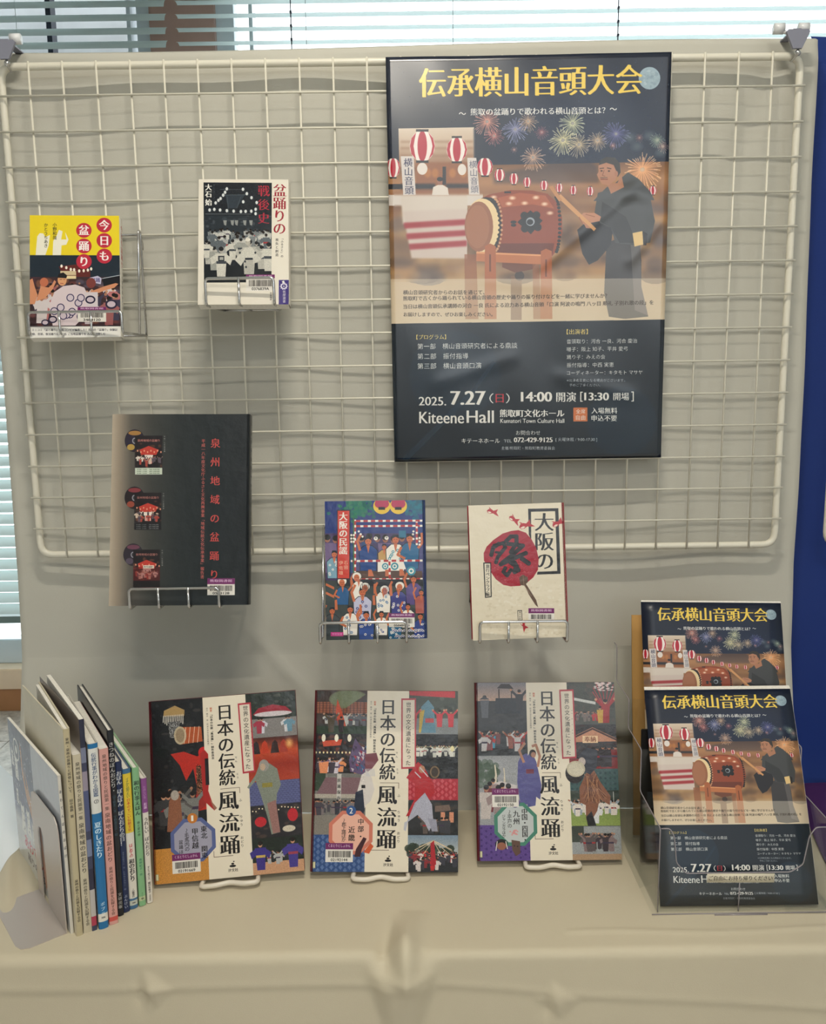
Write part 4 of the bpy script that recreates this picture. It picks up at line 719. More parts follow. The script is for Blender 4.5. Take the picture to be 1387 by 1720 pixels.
def art_series(k):   # three volumes of one series: white title band between columns of photographs
    Q = [[(55, 148), (1255, 42), (1330, 1537), (103, 1650)], [(108, 50), (1285, 55), (1275, 1560), (68, 1560)], [(48, 85), (1218, 80), (1285, 1590), (75, 1600)]][k]
    c = Canvas(800, 985, (40, 42, 46)); U = c   # common 1000 x 1230 drawing field for all three
    c.Hm = np.diag([800 / 1000, 985 / 1230, 1.0]); K, W = (28, 26, 26), (232, 222, 202)
    g = random.Random(50 + k)
    def ph(x0, y0, x1, y1, cols, n=60, r=(6, 30)): photo_bg(c, x0, y0, x1, y1, cols, g.randint(1, 999), n, r, .6, 2)
    nt = [(26, 28, 32), (44, 46, 50), (60, 56, 54), (34, 40, 38), (76, 70, 66)]
    if k == 0:
        ph(0, 0, 365, 1000, nt, 90)
        c.poly([(95, 70), (170, 40), (235, 75), (232, 115), (90, 110)], (170, 140, 90)); [c.line([(92 + i * 12, 105), (88 + i * 12, 150 + (i % 3) * 10)], 6, (206, 200, 190)) for i in range(12)]
        c.poly([(120, 150), (200, 150), (195, 260), (130, 260)], (96, 96, 96)); c.noise(120, 150, 200, 260, .5, 3)
        c.poly([(200, 190), (345, 200), (350, 300), (200, 310)], (176, 84, 46)); c.ell(200, 248, 42, 62, (186, 170, 140)); c.ell(200, 248, 30, 48, (150, 130, 104)); [c.line([(240 + i * 30, 195), (225 + i * 30, 305)], 4, (230, 200, 170)) for i in range(4)]
        c.poly([(130, 370), (220, 360), (310, 400), (360, 380), (380, 440), (370, 560), (380, 760), (290, 770), (300, 600), (280, 480), (230, 560), (190, 450)], (186, 44, 34)); c.ell(352, 378, 34, 40, (200, 34, 34)); c.poly([(300, 470), (360, 450), (372, 650), (300, 660)], (88, 56, 40)); c.noise(300, 455, 370, 655, .6, 4); c.poly([(290, 660), (380, 650), (395, 720), (300, 770)], (150, 40, 36))
        c.crowd(60, 760, 300, 900, [(90, 86, 84), (150, 96, 70), (120, 120, 116), (60, 60, 62)], 9, 160, 250, 3); c.poly([(110, 690), (150, 620), (185, 650), (200, 900), (90, 890)], (140, 90, 66)); c.ell(150, 650, 28, 34, (170, 160, 150))
        c.rect(0, 1000, 400, 1230, (196, 136, 62)); c.noise(0, 1000, 400, 1230, .03, 3)
    if k == 1:
        ph(0, 0, 365, 300, [(60, 44, 36), (150, 80, 50), (34, 40, 32), (40, 44, 44)], 40); c.rect(0, 80, 365, 160, (150, 84, 56)); [c.rect(i * 24, 80, i * 24 + 4, 160, (60, 36, 30)) for i in range(16)]; [c.rect(0, 90 + i * 16, 365, 92 + i * 16, (60, 36, 30)) for i in range(5)]
        [c.ell(230, 60, 120 + i * 3, 55 + i * 2, (120, 130, 96), .35, a0=100, a1=330) for i in range(8)]
        c.crowd(10, 230, 350, 250, [(200, 200, 196), (90, 90, 96)], 22, 70, 90, 6); c.rect(0, 246, 365, 300, (36, 56, 34)); c.poly([(150, 60), (185, 150), (215, 250), (160, 240), (140, 150)], (206, 74, 36)); c.person(180, 290, 110, (50, 36, 40)); c.person(110, 290, 130, (80, 66, 44), arms=1)
        ph(0, 303, 365, 570, [(30, 24, 26), (130, 60, 40), (60, 40, 40), (90, 60, 50)], 60); c.poly([(50, 350), (190, 340), (180, 380), (60, 390)], (196, 76, 50)); [c.ell(x, 330, 14, 26, (240, 232, 210)) for x in (60, 150, 240)]; [c.ell(10 + 26 * i, 430, 6, 8, (240, 220, 170), n=8) for i in range(14)]
        c.crowd(20, 560, 350, 600, [(200, 190, 200), (220, 140, 90), (110, 80, 120), (60, 50, 60)], 12, 90, 130, 7); c.poly([(30, 500), (100, 490), (90, 575), (40, 575)], (222, 140, 96))
        ph(0, 572, 365, 1000, [(110, 108, 104), (120, 96, 100), (90, 92, 90), (140, 136, 132)], 40); c.rect(0, 572, 80, 690, (50, 66, 50)); c.poly([(20, 710), (80, 600), (330, 600), (365, 720)], (122, 92, 98)); c.rect(0, 712, 365, 740, (170, 162, 150)); c.rect(160, 575, 190, 780, (190, 186, 180)); c.vtext('民踊保存', 175, 600, 760, K, 'bold', 26)
        c.crowd(0, 830, 365, 860, [(70, 66, 74), (140, 90, 80), (50, 50, 60), (120, 110, 110)], 30, 60, 120, 9); c.rect(0, 855, 300, 1000, (128, 122, 114))
        c.rect(0, 985, 380, 1230, (50, 78, 130)); [c.poly([(x, y - 18), (x + 14, y), (x, y + 18), (x - 14, y)], (96, 120, 166), .8) for i, x in enumerate(range(10, 380, 31)) for y in range(1000 + (i % 2) * 20, 1230, 40)]
        # tall hat dancer over the band
        c.poly([(240, 480), (280, 330), (330, 400), (430, 440), (425, 500), (380, 560), (330, 580), (250, 560)], (92, 74, 110)); [c.poly([(x, y), (x + 22, y + 8), (x + 14, y + 30)], g.choice([(150, 50, 70), (60, 90, 130), (190, 180, 190), (60, 50, 70)])) for x, y in [(g.uniform(250, 390), g.uniform(380, 540)) for _ in range(50)]]
        c.poly([(330, 580), (390, 540), (410, 640), (400, 760), (330, 830), (290, 740)], (214, 206, 200)); c.poly([(290, 700), (340, 680), (355, 820), (340, 860), (280, 820)], (36, 42, 60)); c.rect(330, 650, 380, 672, (30, 28, 30))
    if k == 2:
        c.grad(0, 0, 365, 130, [(0, (120, 118, 126)), (1, (196, 160, 140))]); ph(0, 130, 365, 300, [(44, 44, 46), (60, 58, 56), (34, 34, 38)], 30); c.poly([(150, 40), (180, 10), (240, 10), (270, 45)], (44, 34, 34)); c.rect(160, 45, 168, 120, (44, 34, 34)); c.rect(250, 45, 258, 120, (44, 34, 34)); c.poly([(140, 110), (300, 110), (320, 220), (130, 220)], (30, 34, 42)); c.person(310, 200, 150, (40, 38, 44), arms=1); c.person(60, 250, 160, (90, 92, 100)); c.poly([(20, 120), (60, 95), (95, 120)], (60, 60, 66))
        ph(0, 303, 365, 512, [(40, 42, 44), (54, 54, 54), (36, 40, 38)], 30); c.crowd(20, 430, 350, 490, [(200, 196, 196), (60, 150, 180), (190, 50, 44), (150, 80, 60), (120, 60, 60)], 14, 90, 130, 4)
        ph(0, 515, 365, 1000, [(150, 152, 156), (168, 168, 168), (140, 144, 140)], 20); [c.ell(g.uniform(0, 140), g.uniform(560, 720), 26, 26, (66, 84, 66), .6, n=8) for _ in range(40)]
        c.poly([(100, 740), (125, 650), (120, 580), (128, 575), (138, 650), (130, 740)], (214, 204, 184)); c.poly([(180, 740), (188, 640), (182, 600), (192, 600), (200, 740)], (206, 196, 176)); c.poly([(60, 720), (160, 690), (280, 720), (260, 800), (80, 800)], (196, 190, 190)); c.crowd(30, 850, 220, 960, [(110, 40, 46), (190, 180, 176), (150, 130, 130)], 7, 180, 240, 5)
        c.rect(0, 990, 380, 1230, (92, 66, 138)); [c.ell(x, y, 8, 8, (66, 44, 112), n=10) for i, x in enumerate(range(20, 380, 34)) for y in range(1010 + (i % 2) * 20, 1230, 40)]
        c.poly([(310, 520), (345, 500), (385, 510), (420, 560), (440, 700), (410, 850), (300, 850), (280, 700), (290, 560)], (84, 82, 140))
    c.noise(0, 0, 1000, 1230, .07, 2, 7 + k); c.rect(360, 0, 660, 1230, W)
    if k == 0: c.poly([(330, 380), (362, 360), (384, 390), (384, 560), (376, 640), (400, 720), (430, 760), (412, 775), (340, 700)], (170, 40, 38)); c.rect(360, 420, 384, 600, (30, 28, 34)); c.poly([(385, 700), (430, 760), (412, 772)], (150, 104, 84))
    if k == 1: c.poly([(350, 440), (430, 430), (445, 480), (400, 540), (355, 570)], (120, 66, 76)); c.poly([(355, 540), (400, 600), (420, 680), (395, 760), (358, 790)], (214, 206, 200)); [c.line([(360 + i * 9, 540), (366 + i * 9, 590)], 4, (190, 190, 200)) for i in range(7)]
    if k == 2: c.poly([(350, 530), (385, 480), (420, 560), (452, 720), (440, 820), (412, 800), (405, 860), (350, 870)], (84, 82, 140)); c.rect(345, 610, 400, 640, (110, 40, 60)); c.ell(395, 500, 24, 26, (44, 34, 34)); c.ell(400, 510, 17, 20, (176, 124, 98)); c.line([(330, 560), (300, 480), (340, 430)], 18, (176, 124, 98)); c.line([(430, 590), (445, 520), (420, 440), (395, 450)], 18, (176, 124, 98))
    # right column of photographs
    X0, X1 = 655, 1000
    if k == 0:
        ph(X0, 0, X1, 310, [(36, 44, 38), (60, 70, 56), (30, 36, 34), (90, 90, 84)], 50); c.rect(X0, 180, X1, 310, (128, 124, 122)); c.poly([(700, 150), (740, 105), (840, 85), (930, 105), (975, 150)], (150, 34, 50)); c.ell(840, 150, 130, 18, (206, 196, 200)); [c.person(x, 280, 110, q, arms=2) for x, q in ((760, (200, 196, 206)), (740, (160, 50, 70)), (930, (206, 206, 210)), (950, (100, 140, 160)))]
        c.grad(X0, 310, X1, 620, [(0, (70, 30, 22)), (.3, (190, 70, 28)), (.6, (150, 44, 26)), (1, (176, 64, 36))]); [c.poly([(x, 420), (x + 14, 350), (x + 34, 330), (x + 50, 350), (x + 60, 420)], q) for x, q in ((680, (40, 24, 24)), (740, (190, 60, 30)), (810, (50, 30, 28)), (870, (160, 50, 30)))]; c.glow(940, 360, 40, 50, (255, 200, 120), .8)
        c.rect(X0, 610, X1, 770, (76, 80, 124)); [c.ell(x + (y // 14 % 2) * 12, y, 12, 12, (100, 106, 150), .7, a0=180, a1=359, n=12) for x in range(X0 + 10, X1, 24) for y in range(624, 780, 14)]
        ph(X0, 770, X1, 990, [(40, 38, 42), (56, 52, 54), (90, 70, 60)], 40); [c.ell(x, 790 + (x % 7) * 3, 5, 5, (250, 226, 190), n=8) for x in range(670, 990, 22)]; c.ell(720, 880, 40, 34, (190, 40, 50)); c.ell(940, 850, 36, 44, (186, 40, 50)); c.ell(910, 940, 44, 22, (206, 196, 176))
        ph(X0, 990, X1, 1230, [(32, 40, 34), (50, 60, 48), (40, 44, 44)], 50); c.rect(X0, 1150, X1, 1230, (196, 150, 116)); c.crowd(760, 1150, 900, 1170, [(40, 40, 46), (170, 170, 170)], 7, 60, 90, 3); c.person(710, 1200, 190, (60, 50, 130), obi=(200, 170, 90), arms=2); c.person(930, 1200, 200, (70, 60, 140), obi=(150, 60, 80), arms=2)
        c.poly([(735, 480), (765, 470), (800, 490), (850, 530), (870, 640), (840, 700), (820, 860), (850, 960), (790, 970), (770, 860), (730, 700), (700, 600), (650, 650), (640, 640), (700, 560)], (128, 134, 122)); c.rect(742, 620, 812, 650, (140, 130, 60)); c.poly([(770, 760), (830, 740), (850, 960), (800, 965)], (150, 110, 104)); c.ell(760, 500, 34, 40, (150, 146, 140)); c.ell(752, 510, 18, 24, (190, 164, 140))
    if k == 1:
        ph(X0, 0, X1, 300, [(60, 66, 56), (90, 92, 84), (44, 50, 44)], 40); c.rect(X0, 190, X1, 300, (124, 128, 130)); c.poly([(655, 0), (980, 0), (980, 46), (660, 30)], (180, 40, 48)); c.poly([(740, 110), (790, 60), (830, 110), (845, 290), (730, 290)], (90, 130, 150)); c.poly([(730, 140), (765, 130), (740, 290), (725, 290)], (190, 160, 60)); c.rect(770, 190, 830, 220, (180, 60, 60)); [c.person(x, 250, 120, (190, 50, 60), arms=1) for x in (690, 870, 950)]
        ph(X0, 300, X1, 600, [(28, 30, 32), (40, 42, 42), (56, 54, 48)], 40); c.crowd(700, 440, 990, 460, [(216, 214, 204), (190, 190, 180)], 16, 60, 80, 3); c.rect(X0, 385, X1, 390, (150, 150, 120)); c.ell(960, 400, 14, 20, (230, 220, 170))
        c.rect(X0, 605, X1, 750, (170, 40, 54)); [c.poly([(x, y - 17), (x + 13, y), (x, y + 17), (x - 13, y)], (206, 96, 104), .7) for i, x in enumerate(range(X0 + 12, X1, 28)) for y in range(620 + (i % 2) * 19, 750, 38)]
        ph(X0, 752, X1, 985, [(34, 36, 38), (50, 50, 50), (70, 60, 50)], 50); c.rect(X0, 850, 840, 985, (40, 40, 42)); c.poly([(840, 790), (940, 780), (950, 820), (840, 830)], (110, 90, 80)); [c.rect(x, 830, x + 30, 900, (206, 140, 110)) for x in (880, 940)]; c.crowd(700, 960, 980, 980, [(60, 60, 66), (90, 80, 76)], 10, 90, 120, 6)
        c.grad(X0, 985, X1, 1110, [(0, (120, 140, 160)), (1, (176, 180, 176))]); [c.ell(g.uniform(X0, X1), g.uniform(1060, 1130), 30, 26, (44, 56, 44), .8, n=9) for _ in range(26)]; c.crowd(X0 + 10, 1130, X1 - 10, 1225, [(190, 50, 50), (210, 200, 196), (60, 60, 70), (130, 50, 56)], 44, 50, 80, 8); [c.line([(830, 1020), (830 + 130 * math.cos(i * .55), 1090 + 40 * math.sin(i * .55))], 4, (210, 190, 160)) for i in range(12)]; c.poly([(810, 1040), (835, 1020), (850, 1180), (815, 1190)], (170, 40, 50))
        c.poly([(640, 600), (720, 490), (760, 520), (830, 640), (840, 700), (780, 760), (780, 840), (640, 860), (700, 740), (700, 640)], (176, 36, 44)); c.poly([(700, 770), (770, 700), (820, 780), (830, 900), (800, 960), (770, 900), (720, 850), (650, 900), (630, 940)], (170, 170, 186)); c.ell(830, 560, 42, 48, (40, 34, 30)); c.ell(838, 560, 34, 42, (120, 96, 70)); c.ell(838, 560, 24, 32, (60, 50, 42)); c.ell(748, 540, 22, 26, (180, 130, 104)); c.line([(735, 530), (790, 590)], 7, (200, 200, 206)); c.line([(740, 600), (700, 560)], 7, (200, 200, 206)); c.poly([(630, 900), (655, 890), (640, 960), (625, 950)], (190, 190, 200))
        c.poly([(790, 870), (850, 880), (860, 960), (820, 960)], (150, 150, 166))
    if k == 2:
        ph(X0, 0, X1, 300, [(64, 66, 60), (84, 70, 64), (50, 52, 48)], 50); c.poly([(660, 100), (860, 140), (860, 160), (660, 120)], (190, 192, 190)); [c.line([(930, 200), (930 + 90 * math.cos(a), 60 + 60 * math.sin(a))], 5, (170, 50, 60)) for a in [i * .5 for i in range(13)]]; [c.ell(g.uniform(860, 990), g.uniform(0, 60), 12, 5, (220, 200, 200), .8, n=8) for _ in range(40)]; c.crowd(670, 270, 900, 280, [(60, 50, 50), (170, 50, 50), (110, 100, 96)], 20, 50, 70, 3); c.person(930, 290, 170, (150, 40, 44), arms=1); c.person(890, 290, 120, (190, 150, 60))
        ph(X0, 303, X1, 610, [(34, 28, 28), (70, 40, 36), (50, 36, 34)], 50); c.poly([(655, 400), (830, 320), (1000, 400), (1000, 420), (655, 425)], (186, 130, 100)); c.line([(655, 410), (830, 330), (1000, 410)], 12, (60, 34, 30)); c.rect(755, 380, 865, 430, (226, 190, 150)); c.text('奉納', 770, 850, 404, (120, 60, 40), 'bold'); c.rect(X0, 540, X1, 610, (130, 40, 40)); c.crowd(790, 580, 990, 600, [(120, 34, 34), (40, 30, 32)], 10, 100, 160, 2, arms=(0,))
        c.rect(X0, 612, X1, 760, (56, 84, 84)); [c.ell(x, y, 9, 9, (40, 66, 70), n=8) for x in range(670, 1000, 34) for y in range(640, 760, 36)]
        ph(X0, 760, X1, 860, [(44, 54, 44), (60, 70, 56), (70, 76, 70)], 40); c.grad(X0, 860, X1, 1000, [(0, (120, 140, 76)), (1, (142, 160, 84))]); c.crowd(670, 900, 990, 940, [(200, 200, 206), (150, 160, 170), (220, 210, 200)], 22, 80, 110, 3, arms=(1, 2)); [c.line([(x, 770), (x, 900)], 4, (200, 200, 196)) for x in (740, 800, 850, 900, 960)]; c.person(830, 985, 140, (214, 214, 214), arms=2)
        ph(X0, 1003, X1, 1230, [(150, 154, 156), (160, 160, 160), (130, 132, 128)], 20); c.rect(X0, 1003, 740, 1110, (60, 66, 58)); c.rect(760, 1050, 940, 1085, (120, 116, 110)); [c.rect(x, 1085, x + 8, 1160, (70, 60, 56)) for x in range(770, 940, 24)]; c.crowd(670, 1150, 990, 1180, [(60, 50, 56), (90, 80, 80), (130, 110, 110)], 12, 90, 130, 6); c.rect(X0, 1190, X1, 1230, (170, 140, 110))
        c.poly([(770, 640), (830, 620), (870, 700), (940, 800), (930, 860), (860, 820), (840, 900), (800, 960), (760, 960), (760, 860), (720, 840), (720, 740)], (132, 84, 60)); [c.line([(g.uniform(760, 860), g.uniform(640, 700)), (g.uniform(740, 920), g.uniform(780, 850))], 4, g.choice([(170, 120, 84), (96, 60, 46)])) for _ in range(40)]
        c.poly([(720, 520), (780, 460), (860, 480), (850, 600), (800, 650), (740, 620)], (50, 52, 62)); c.ell(745, 560, 26, 30, (190, 176, 168)); c.ell(690, 640, 66, 70, (40, 34, 34)); c.ell(700, 610, 66, 56, (196, 186, 160)); c.ell(700, 610, 56, 46, (206, 198, 176)); c.poly([(760, 940), (800, 900), (830, 1000), (770, 1000)], (30, 28, 30))
    c.noise(655, 0, 1000, 1230, .07, 2, 17 + k)
    # title band lettering
    c.vtext('日本の伝統', 508, 56, 618, K, 'bold', 116)
    for ch, y in (('風', 716), ('流', 866), ('踊', 1012)): c.vtext(ch, 508, y - 60, y + 60, K, 'serif', 142)
    c.line([(459, 635), (588, 635), (588, 672)], 3, (90, 70, 60)); c.line([(397, 1046), (397, 1086), (525, 1086)], 3, (90, 70, 60))
    c.vtext('でん', 572, 418, 468, K, '', 16); c.vtext('とう', 578, 530, 580, K, '', 16); c.vtext('ふ', 590, 706, 736, K, '', 22); c.vtext('りゅう', 590, 820, 900, K, '', 22); c.vtext('おどり', 590, 960, 1040, K, '', 22)
    c.poly([(600, 52), (704, 50), (708, 536), (604, 540)] if k else [(600, 60), (690, 58), (700, 540), (614, 544)], (178, 54, 66)); c.poly([(610, 64), (694, 62), (698, 524), (614, 528)] if k else [(610, 72), (680, 70), (690, 528), (624, 532)], (226, 214, 196))
    c.vtext('世界の文化遺産になった', 652, 76, 518, K, '', 38); c.vtext('ぶん　か　い　さん', 686, 190, 370, K, '', 9)
    c.vtext('編著', 415, 70, 104, (190, 90, 60), 'bold', 16); c.vtext('『日本の伝統「風流踊」』制作委員会', 416, 112, 430, K, 'heavy', 18); c.vtext('協力', 388, 70, 100, (120, 110, 100), '', 13); c.vtext('橋本 悟（阿波大学文化学部教授）', 388, 108, 340, (90, 84, 78), '', 13)
    c.ell(520, 1155, 22, 8, K); c.ell(520, 1140, 10, 6, K); c.ell(528, 1126, 5, 4, K, n=8); c.text('汐文社', 488, 555, 1182, K, 'bold')
    # octagon with the region
    col = [(88, 100, 150), (206, 120, 100), (70, 130, 110)][k]; inn = [(160, 158, 176), (232, 178, 158), (190, 196, 196)][k]; cx, cy = 262, [960, 970, 985][k]
    oc = lambda r: [(cx + r * 1.03 * math.cos(math.radians(22.5 + 45 * i)), cy + r * math.sin(math.radians(22.5 + 45 * i))) for i in range(8)]
    c.poly(oc(158), col); c.poly(oc(132), inn); c.ell(cx, cy - 146, 34, 34, [(196, 120, 50), (50, 84, 140), (70, 54, 120)][k]); c.text('123'[k], cx - (6, 11, 11)[k], cx + (5, 11, 11)[k], cy - 146, (240, 236, 226), 'bold', h=38)
    if k == 0: c.vtext('東北 関東', 336, 870, 1090, K, 'bold', 44); c.vtext('甲信越', 276, 880, 1020, K, 'bold', 46); c.vtext('～毛馬内の', 220, 880, 1030, K, '', 34); c.vtext('盆踊ほか', 180, 950, 1080, K, '', 30)
    if k == 1: c.vtext('中部・', 330, 872, 1020, K, 'bold', 44); c.vtext('近畿', 268, 926, 1030, K, 'bold', 48); c.vtext('～郡上踊ほか', 214, 880, 1030, K, '', 32); c.poly([(300, 1080), (350, 1000), (372, 1010), (340, 1080), (330, 1130), (290, 1130)], (66, 34, 40)); c.poly([(350, 1100), (400, 1040), (420, 1060), (390, 1110)], (206, 90, 50)); c.poly([(120, 1080), (90, 1100), (130, 1140)], (226, 214, 196))
    if k == 2:
        c.vtext('中国・四国・', 326, 880, 1110, K, 'bold', 44); c.vtext('九州', 268, 890, 990, K, 'bold', 48); c.vtext('～平戸の', 220, 890, 1010, K, '', 34); c.vtext('ジャンガラほか', 178, 920, 1075, K, '', 26)
        for _ in range(24): a, r = g.uniform(0, 6.3), g.uniform(0, 30); c.ell(250 + r * math.cos(a), 1040 + r * .7 * math.sin(a), 7, 5, (214, 150, 150), n=8)
        c.ell(160, 1120, 44, 36, K); c.ell(160, 1132, 32, 26, (150, 96, 76)); c.line([(130, 1100), (120, 1160)], 6, (230, 226, 220)); c.line([(190, 1100), (200, 1150)], 6, (230, 226, 220)); c.poly([(230, 1090), (290, 1100), (290, 1180), (260, 1200), (235, 1160)], (96, 70, 60)); c.ell(250, 1130, 5, 4, K, n=8); c.ell(272, 1134, 5, 4, K, n=8)
    lx, ly = [(118, 1045), (92, 1040), (100, 742)][k]; c.library_label(lx, ly, lx + 188, ly + 42, ly + 126, 'くまとりとしょかん', ['02191669', '02192144', '02192150'][k], 20 + k)
    c.rect(4, 1165, 24, 1205, (214, 210, 170)); c.frame_rect(4, 1165, 24, 1205, 3, (150, 150, 120))
    return c.image('series_cover_print')

def art_cat():       # leftmost picture book: night with white cats
    c = Canvas(560, 500, (60, 70, 96)); c.Hm = np.diag([.56, .5, 1.0]); g = random.Random(2)
    c.grad(0, 0, 1000, 1000, [(0, (58, 66, 92)), (.55, (70, 82, 120)), (.7, (196, 200, 206)), (1, (214, 214, 208))]); W = (226, 226, 220)
    c.Hm = np.diag([.40, .5, 1.0]); c.poly([(340, 60), (400, 200), (520, 380), (640, 520), (560, 560), (430, 460), (350, 300)], (190, 140, 96)); c.poly([(370, 140), (430, 250), (480, 380), (420, 360), (370, 240)], (84, 60, 70))
    c.Hm = np.diag([.40, .5, 1.0])
    for x, y, s in ((170, 300, 90), (60, 260, 60), (250, 640, 110), (420, 620, 100), (120, 520, 60), (560, 660, 80)):
        c.poly([(x - s * .4, y), (x - s * .5, y - s), (x - s * .2, y - s * .75), (x + s * .2, y - s * .75), (x + s * .5, y - s), (x + s * .45, y), (x + s * .6, y + s), (x - s * .6, y + s)], W); c.ell(x - s * .15, y - s * .3, 7, 9, (40, 44, 60), n=8); c.ell(x + s * .18, y - s * .3, 7, 9, (40, 44, 60), n=8)
        for _ in range(8): c.ell(x + g.uniform(-.4, .4) * s, y + g.uniform(0, .8) * s, 6, 6, (90, 96, 120), n=8)
    for _ in range(60): c.ell(g.uniform(40, 640), g.uniform(60, 620), 9, 8, W, .8, n=7)
    c.ell(210, 170, 90, 80, W); c.ell(210, 170, 74, 66, (76, 84, 104)); c.ell(210, 170, 30, 30, W)
    c.text('あわてんぼ', 240, 900, 800, (196, 60, 84), 'heavy', h=90); c.text('踊りのおばけ', 300, 900, 900, (70, 76, 110), 'heavy', h=60)
    c.poly([(680, 0), (1420, 0), (1420, 1000), (860, 1000), (760, 700), (680, 400)], (206, 210, 214), .85); c.poly([(660, 420), (740, 400), (800, 560), (860, 900), (800, 960), (740, 700)], (226, 170, 140), .8)
    return c.image('cat_cover_print')

SPINES = [  # base, draw(c): each field is 100 wide, H high
    (.008, .282, (190, 178, 146), [('泉州・泉南の盆踊りと民俗について', 40, 300, (60, 56, 50), 'bold', 15), ('田中義廣 著', 330, 420, (60, 56, 50), 'bold', 15), ('泉州の祭りと民謡を記録する会', 720, 930, (60, 54, 44), 'bold', 15)], []),
    (.011, .245, (200, 190, 166), [('泉州地域の祭りと民謡第一集', 40, 360, (70, 66, 58), 'bold', 23), ('泉南地域の盆おどり', 375, 660, (70, 66, 58), 'bold', 29), ('泉州の祭りと民謡を記録する会', 690, 960, (70, 66, 58), 'bold', 20)], []),
    (.0065, .290, (62, 66, 92), [], [(0, 130, (40, 44, 66)), (130, 200, (120, 126, 150)), (240, 330, (150, 140, 156)), (330, 520, (80, 88, 126)), (560, 640, (120, 130, 160)), (700, 800, (44, 44, 66)), (800, 930, (190, 184, 180)), (930, 975, (176, 60, 84))]),
    (.0125, .256, (30, 112, 168), [('伝統行事がわかる図鑑', 48, 280, (50, 70, 110), 'bold', 25), ('②', 285, 325, (60, 60, 70), 'bold', 26), ('夏のしきたり', 415, 610, (214, 232, 240), 'heavy', 34), ('ポプラ', 850, 930, (226, 236, 240), 'bold', 22)], [(0, 25, (30, 112, 168)), (25, 370, (222, 222, 216)), (370, 1000, (30, 112, 168)), (915, 960, (226, 224, 214))]),
    (.0115, .245, (214, 158, 150), [('泉州地域の祭りと民謡第一集', 30, 345, (90, 70, 66), 'bold', 23), ('泉南地域の盆おどり', 355, 640, (96, 66, 60), 'bold', 29), ('泉州の祭りと民謡を記録する会', 665, 945, (96, 66, 60), 'bold', 20)], [(955, 980, (206, 84, 78))]),
    (.0085, .262, (26, 30, 38), [('きつねのぼんおどり・', 60, 330, (206, 206, 204), 'bold', 27), ('山下明生・文 宇野亜喜良・絵', 340, 560, (60, 90, 104), 'bold', 17), ('文研出版', 870, 960, (190, 190, 186), 'bold', 20)], []),
    (.0100, .215, (28, 44, 84), [('おぼん ぼんぼん ぼんおどりの日！', 60, 550, (206, 208, 206), 'heavy', 33), ('ますだゆうこ 作 たちもとみちこ 絵', 590, 850, (150, 160, 180), '', 14), ('ぶんけい', 880, 975, (190, 196, 204), 'bold', 22)], []),
    (.0115, .201, (64, 110, 150), [('イチから知りたい', 60, 200, (90, 110, 60), 'bold', 22), ('日本のすごい伝統文化', 205, 440, (190, 70, 50), 'bold', 24), ('はじめての', 530, 625, (190, 60, 70), 'bold', 26), ('和のおどり', 640, 800, (40, 40, 44), 'heavy', 38), ('・小峰書店', 850, 915, (60, 60, 60), 'bold', 18)], [(30, 450, (228, 200, 60)), (450, 925, (226, 222, 212)), (940, 975, (196, 200, 190))]),
    (.0095, .200, (132, 184, 136), [('和の行事えほん', 90, 340, (40, 60, 50), 'heavy', 36), ('春と夏の巻', 380, 490, (50, 80, 56), 'bold', 20), ('高野紀子・作', 650, 780, (50, 110, 90), 'bold', 19), ('あすなろ書房', 900, 960, (60, 90, 60), '', 8)], [(930, 962, (190, 200, 160))]),
    (.0080, .182, (224, 218, 208), [('たのしいな', 60, 160, (190, 150, 200), 'bold', 22), ('お盆', 190, 240, (240, 220, 240), 'bold', 26), ('うれしい ぼんおどり', 310, 620, (50, 46, 46), 'bold', 33), ('すとうあさえ 種村有希子', 700, 920, (60, 56, 56), 'bold', 20), ('佼成出版社', 930, 985, (60, 56, 56), '', 12)], [(0, 270, (136, 76, 140))]),
]
def art_spine(i):
    t, h, base, words_, bands = SPINES[i]; c = Canvas(max(24, int(t * 3600)), int(h * 3600), base); S = 1000 / h   # field: 1000 high
    wid = t / h * 1000; c.Hm = np.diag([c.W / wid, c.H / 1000, 1.0])
    for y0, y1, col in bands: c.rect(0, y0, wid, y1, col)
    for st, y0, y1, col, sty, z in words_: c.vtext(st, wid / 2, y0, y1, col, sty, min(z, wid * .86))
    if i in (3, 7, 8): c.text('386', wid * .3, wid * .7, {3: 937, 7: 957, 8: 946}[i], (40, 40, 44), 'bold')
    return c.image('spine_print')
# ---------------------------------------------------------------- poster and books
IMG = dict(concert=art_concert(), tonight=art_tonight(), postwar=art_postwar(), report=art_report(), folk=art_folk(), fan=art_fan(), vol1=art_series(0), vol2=art_series(1), vol3=art_series(2), cat=art_cat())
def quad_surface(TL, TR, BR, BL, f=None):
    TL, TR, BR, BL = [Vector(p) for p in (TL, TR, BR, BL)]; n = (TR - TL).cross(BL - TL).normalized()
    n = -n if n.y > 0 else n
    return lambda u, v: (BL * (1 - u) + BR * u) * (1 - v) + (TL * (1 - u) + TR * u) * v + n * (f(u, v) if f else 0)
def poster_wave(u, v):
    w = .0025 + .0009 * math.sin(u * 7 + 2 * v) * (1 - v * .4) + .0007 * math.sin(v * 9 + 3 * u) + .0003 * math.sin((u * 1.3 + v) * 17)
    for ax, ay, bx, by, k in ((.55, .50, .98, .74, .0016), (.15, .20, .45, .27, .0008), (.60, .22, .9, .16, .0008), (.62, .70, .95, .66, .0014), (.30, .47, .6, .44, .0008), (.86, .50, .99, .62, .0016)):
        dx, dy = bx - ax, by - ay; L = math.hypot(dx, dy); t = ((u - ax) * dx + (v - ay) * dy) / L / L; d = ((u - ax) * dy - (v - ay) * dx) / L
        if -.1 < t < 1.1: w += k * math.exp(-(d / .018) ** 2) * max(0, min(1, (t + .1) * 6)) * max(0, min(1, (1.1 - t) * 6))
    return w + .006
